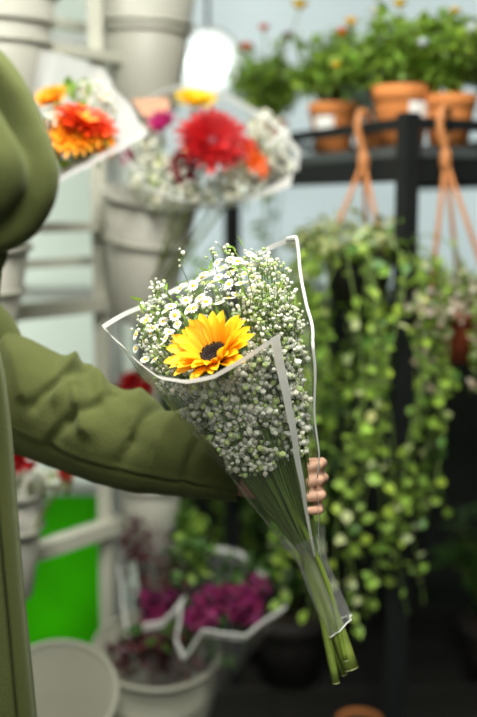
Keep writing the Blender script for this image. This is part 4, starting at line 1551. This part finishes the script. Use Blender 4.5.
def hanging(label, hook, potc, R, h, potm, nstr, arms):
    t = thing('hanging_planter', label, 'hanging plant', potc)
    clay_pot(t, potc, R, R * 0.7, h, potm)
    # hook over the rail
    b = MB()
    k = [hook + V((0.012, 0.03, -0.035)), hook + V((0.012, 0.028, 0.0)), hook + V((0.008, 0.018, 0.026)), hook + V((-0.004, 0.0, 0.034)), hook + V((-0.016, -0.018, 0.022)), hook + V((-0.018, -0.022, -0.01)), hook + V((-0.008, -0.02, -0.045)), hook + V((-0.004, -0.018, -0.075))]
    b.tube([V(p) for p in cr([tuple(p) for p in k], 24)], 0.0085, 8)
    hk = obj('hook', b, 'strap', t)
    low = k[-1]
    b = MB(); b.capsule(low + V((0, 0, 0.01)), 0.013, low - V((0, 0, 0.012)), 0.013, 10); obj('clip', b, 'strap', hk)
    for an in arms:
        rimp = potc + V((math.cos(an) * R, math.sin(an) * R, h * 0.9))
        b = MB(); b.tube([low, low.lerp(rimp, 0.5), rimp], 0.0048, 6); obj('strap', b, 'strap', t)
    return t


def edge_pt(px, off, z):
    k = (px - 238.5) / FPX
    a = (k * (sA.y + e2.y * off) - (sA.x + e2.x * off)) / (e1.x - k * e1.y)
    return sp(a, off, z)


hook1 = edge_pt(362, -0.012, RAIL_Z)
hp1 = hanging('hanging pot of long trailing ivy on a brown strap left of the post', hook1, V((hook1.x - 0.012, hook1.y - 0.02, 1.245)), 0.085, 0.12, 'dark_pot', 3, (3.6, 5.3, 1.2))


def trail(start, out, length, droop, n=14, sway=0.02):
    pts = [V(start)]
    d = V(out).normalized()
    p = V(start)
    step = length / n
    ph = random.uniform(0, 6)
    for i in range(n):
        u = (i + 1) / n
        g = min(1.0, droop * u * 2.2)
        dd = (d * (1 - g) + V((0, 0, -1)) * g + V((math.sin(ph + u * 7), math.cos(ph * 1.3 + u * 6), 0)) * 0.22).normalized()
        p = p + dd * step
        pts.append(p.copy())
    return pts


def put_leaf(vine, p, d, size, weights):
    X = V(d).normalized()
    Nn = (V((0, 0, 0.5)) - FWD * 0.7 + rnd_dir() * 0.8)
    Y = Nn.cross(X)
    if Y.length < 1e-4:
        Y = X.orthogonal()
    Y.normalize()
    Z = X.cross(Y)
    me = random.choices(LEAFM, weights)[0]
    return inst('leaf', me, vine, p, X, Y, Z, (size, size, size))


# front vines: leaf by leaf
top1 = V((hook1.x - 0.012, hook1.y - 0.02, 1.36))
FRONT = 17
for i in range(FRONT):
    a = PI * (1.0 + (i + 0.5) / FRONT) + random.uniform(-.1, .1)
    out = V((math.cos(a) * 0.62 - 0.16, math.sin(a) * 0.6, random.uniform(0.1, 0.6)))
    ln = random.uniform(0.55, 1.0)
    pts = trail(top1 + V((math.cos(a) * 0.06, math.sin(a) * 0.06, 0)), out, ln, random.uniform(1.2, 1.9))
    b = MB(); b.tube(pts, 0.0017, 4)
    vine = obj('vine', b, 'thin_stem', hp1)
    m = 17
    for j in range(m):
        u = (j + 0.6) / m * (len(pts) - 1)
        k = int(u)
        p = pts[k].lerp(pts[min(k + 1, len(pts) - 1)], u - k)
        put_leaf(vine, p, rnd_dir() + V((0, -0.2, -0.25)), random.uniform(0.020, 0.034), (3, 3, 2, 2))
# the mass of foliage behind them
bk_m, bk_s, bk_p = MB(), MB(), MB()
for i in range(46):
    a = random.uniform(0, 2 * PI)
    out = V((math.cos(a) * 0.62 - 0.16, math.sin(a) * 0.6, random.uniform(0.1, 0.9)))
    ln = random.uniform(0.30, 1.0)
    pts = trail(top1 + V((math.cos(a) * 0.05, math.sin(a) * 0.05, 0)), out, ln, random.uniform(1.2, 2.0))
    bk_s.tube(pts, 0.0015, 3, cap=False)
    for j in range(22):
        u = random.random() ** 0.8 * (len(pts) - 1)
        k = min(int(u), len(pts) - 2)
        p = pts[k].lerp(pts[k + 1], u - k) + rnd_dir() * 0.012
        l = random.uniform(0.018, 0.034)
        (bk_p if random.random() < 0.2 else bk_m).leaf(p, rnd_dir() + V((0, 0, -0.25)), V((0, 0, 0.5)) - FWD * 0.5 + rnd_dir() * 0.8, l, l * 0.8, tone(0.45, 1.5))
obj('trailing_foliage', bk_m, 'leaf', hp1, stuff=True)
obj('pale_foliage', bk_p, 'leaf_pale', hp1, stuff=True)
obj('vines', bk_s, 'thin_stem', hp1, stuff=True)
# crown of pale shoots
cb = MB()
for i in range(330):
    a = random.uniform(0, 2 * PI); r = 0.15 * math.sqrt(random.random())
    p = top1 + V((math.cos(a) * r - 0.02, math.sin(a) * r, 0.01 + random.uniform(0.0, 0.11) * (1 - r / 0.17)))
    l = random.uniform(0.016, 0.03)
    cb.leaf(p, rnd_dir() + V((0, 0, 0.3)), V((0, 0, 1)) + rnd_dir() * 0.6, l, l * 0.7, tone(0.6, 1.25))
obj('crown_leaves', cb, 'leaf_pale', hp1, stuff=True)

# right planter with blush foliage
hook2 = sp(0.0, 0.075, RAIL_Z) + V((0.0, -0.012, 0))
hook2 = V((at(444, 118, 2.15).x, at(444, 118, 2.15).y, RAIL_Z))
kk = (hook2 - sA).dot(e2)
hook2 = sp(-0.012, max(kk, 0.05), RAIL_Z)
pc2 = V((hook2.x + 0.045, hook2.y - 0.02, 1.125))
hp2 = hanging('hanging red-brown pot with fine blush foliage at the right edge', hook2, pc2, 0.082, 0.115, 'red_plastic', 3, (3.4, 5.6, 1.4))
b1, b2, b3 = MB(), MB(), MB()
for i in range(620):
    a = random.uniform(0, 2 * PI); r = 0.15 * math.sqrt(random.random())
    p = pc2 + V((math.cos(a) * r, math.sin(a) * r, 0.12 + random.uniform(-0.01, 0.085) * (1 - r / 0.2) - 0.25 * max(0, r - 0.08)))
    l = random.uniform(0.010, 0.020)
    (b1 if random.random() < 0.6 else b2).leaf(p, rnd_dir() + V((0, 0, 0.25)), rnd_dir() + V((0, 0, 1)), l, l * 0.7, tone(0.6, 1.3))
for i in range(26):
    a = random.uniform(2.6, 5.2)
    pts = trail(pc2 + V((math.cos(a) * 0.07, math.sin(a) * 0.07, 0.12)), V((math.cos(a), math.sin(a), 0.5)), random.uniform(0.08, 0.24) if i > 1 else 0.45, 1.3, 10)
    b3.tube(pts, 0.0012, 3, cap=False)
    for j in range(12):
        p = random.choice(pts) + rnd_dir() * 0.01
        l = random.uniform(0.012, 0.024)
        (b1 if random.random() < 0.4 else b2).leaf(p, rnd_dir() + V((0, 0, -0.2)), -FWD + rnd_dir() * 0.8, l, l * 0.75, tone(0.6, 1.3))
for i in range(60):
    p = pc2 + V((random.uniform(-0.1, 0.02), random.uniform(-0.02, 0.06), 0.14))
    b2.leaf(p, V((random.uniform(-.3, .3), random.uniform(-.3, .3), 1)), -FWD + rnd_dir() * 0.3, random.uniform(0.04, 0.09), 0.008, tone(0.35, 0.7))
obj('blush_foliage', b1, 'leaf_blush', hp2, stuff=True)
obj('green_foliage', b2, 'leaf', hp2, stuff=True)
obj('vines', b3, 'thin_stem', hp2, stuff=True)

# ================================================================== LEAFY PLANTS LOW IN THE BACKGROUND
def bush(label, base, top, potr, nleaf, rad, hgt, m, lsize, name='leafy_plant'):
    t = thing(name, label, 'potted plant', base)
    clay_pot(t, V(base), potr, potr * 0.72, potr * 1.7, 'dark_pot')
    b, s_ = MB(), MB()
    for i in range(22):
        a = random.uniform(0, 2 * PI); rr = rad * math.sqrt(random.random())
        ft = V(base) + V((0, 0, potr * 1.5)); tip = V(base) + V((math.cos(a) * rr, math.sin(a) * rr, potr * 1.6 + hgt * random.uniform(0.3, 1)))
        mid = ft.lerp(tip, 0.5) + V((0, 0, 0.06))
        s_.tube([ft, mid, tip], [0.004, 0.003, 0.0015], 5)
        for j in range(nleaf // 22):
            u = random.uniform(0.2, 1.0)
            p = ft.lerp(mid, u * 2) if u < 0.5 else mid.lerp(tip, u * 2 - 1)
            l = random.uniform(*lsize)
            b.leaf(p, rnd_dir() + V((0, 0, 0.1)), V((0, 0, 1)) + rnd_dir(), l, l * 0.5, tone(0.5, 1.5))
    obj('stems', s_, 'stem', t)
    obj('leaves', b, m, t, stuff=True)
    return t


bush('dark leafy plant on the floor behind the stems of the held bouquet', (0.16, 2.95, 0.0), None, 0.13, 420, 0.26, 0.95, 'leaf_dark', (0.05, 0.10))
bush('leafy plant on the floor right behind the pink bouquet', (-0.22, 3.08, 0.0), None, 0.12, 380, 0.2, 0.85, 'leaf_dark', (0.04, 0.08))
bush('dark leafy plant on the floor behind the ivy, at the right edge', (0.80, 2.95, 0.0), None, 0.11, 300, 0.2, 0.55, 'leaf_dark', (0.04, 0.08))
bush('tall leafy plant by the window between the red bouquet and the shelf', (0.0, 3.12, 0.0), None, 0.12, 520, 0.20, 1.38, 'leaf', (0.035, 0.07), 'tall_plant')
t = thing('terracotta_pot', 'small orange terracotta pot on the dark floor at the bottom edge', 'pot', (0.325, 2.50, 0.0))
clay_pot(t, V((0.325, 2.50, 0.0)), 0.06, 0.045, 0.10)
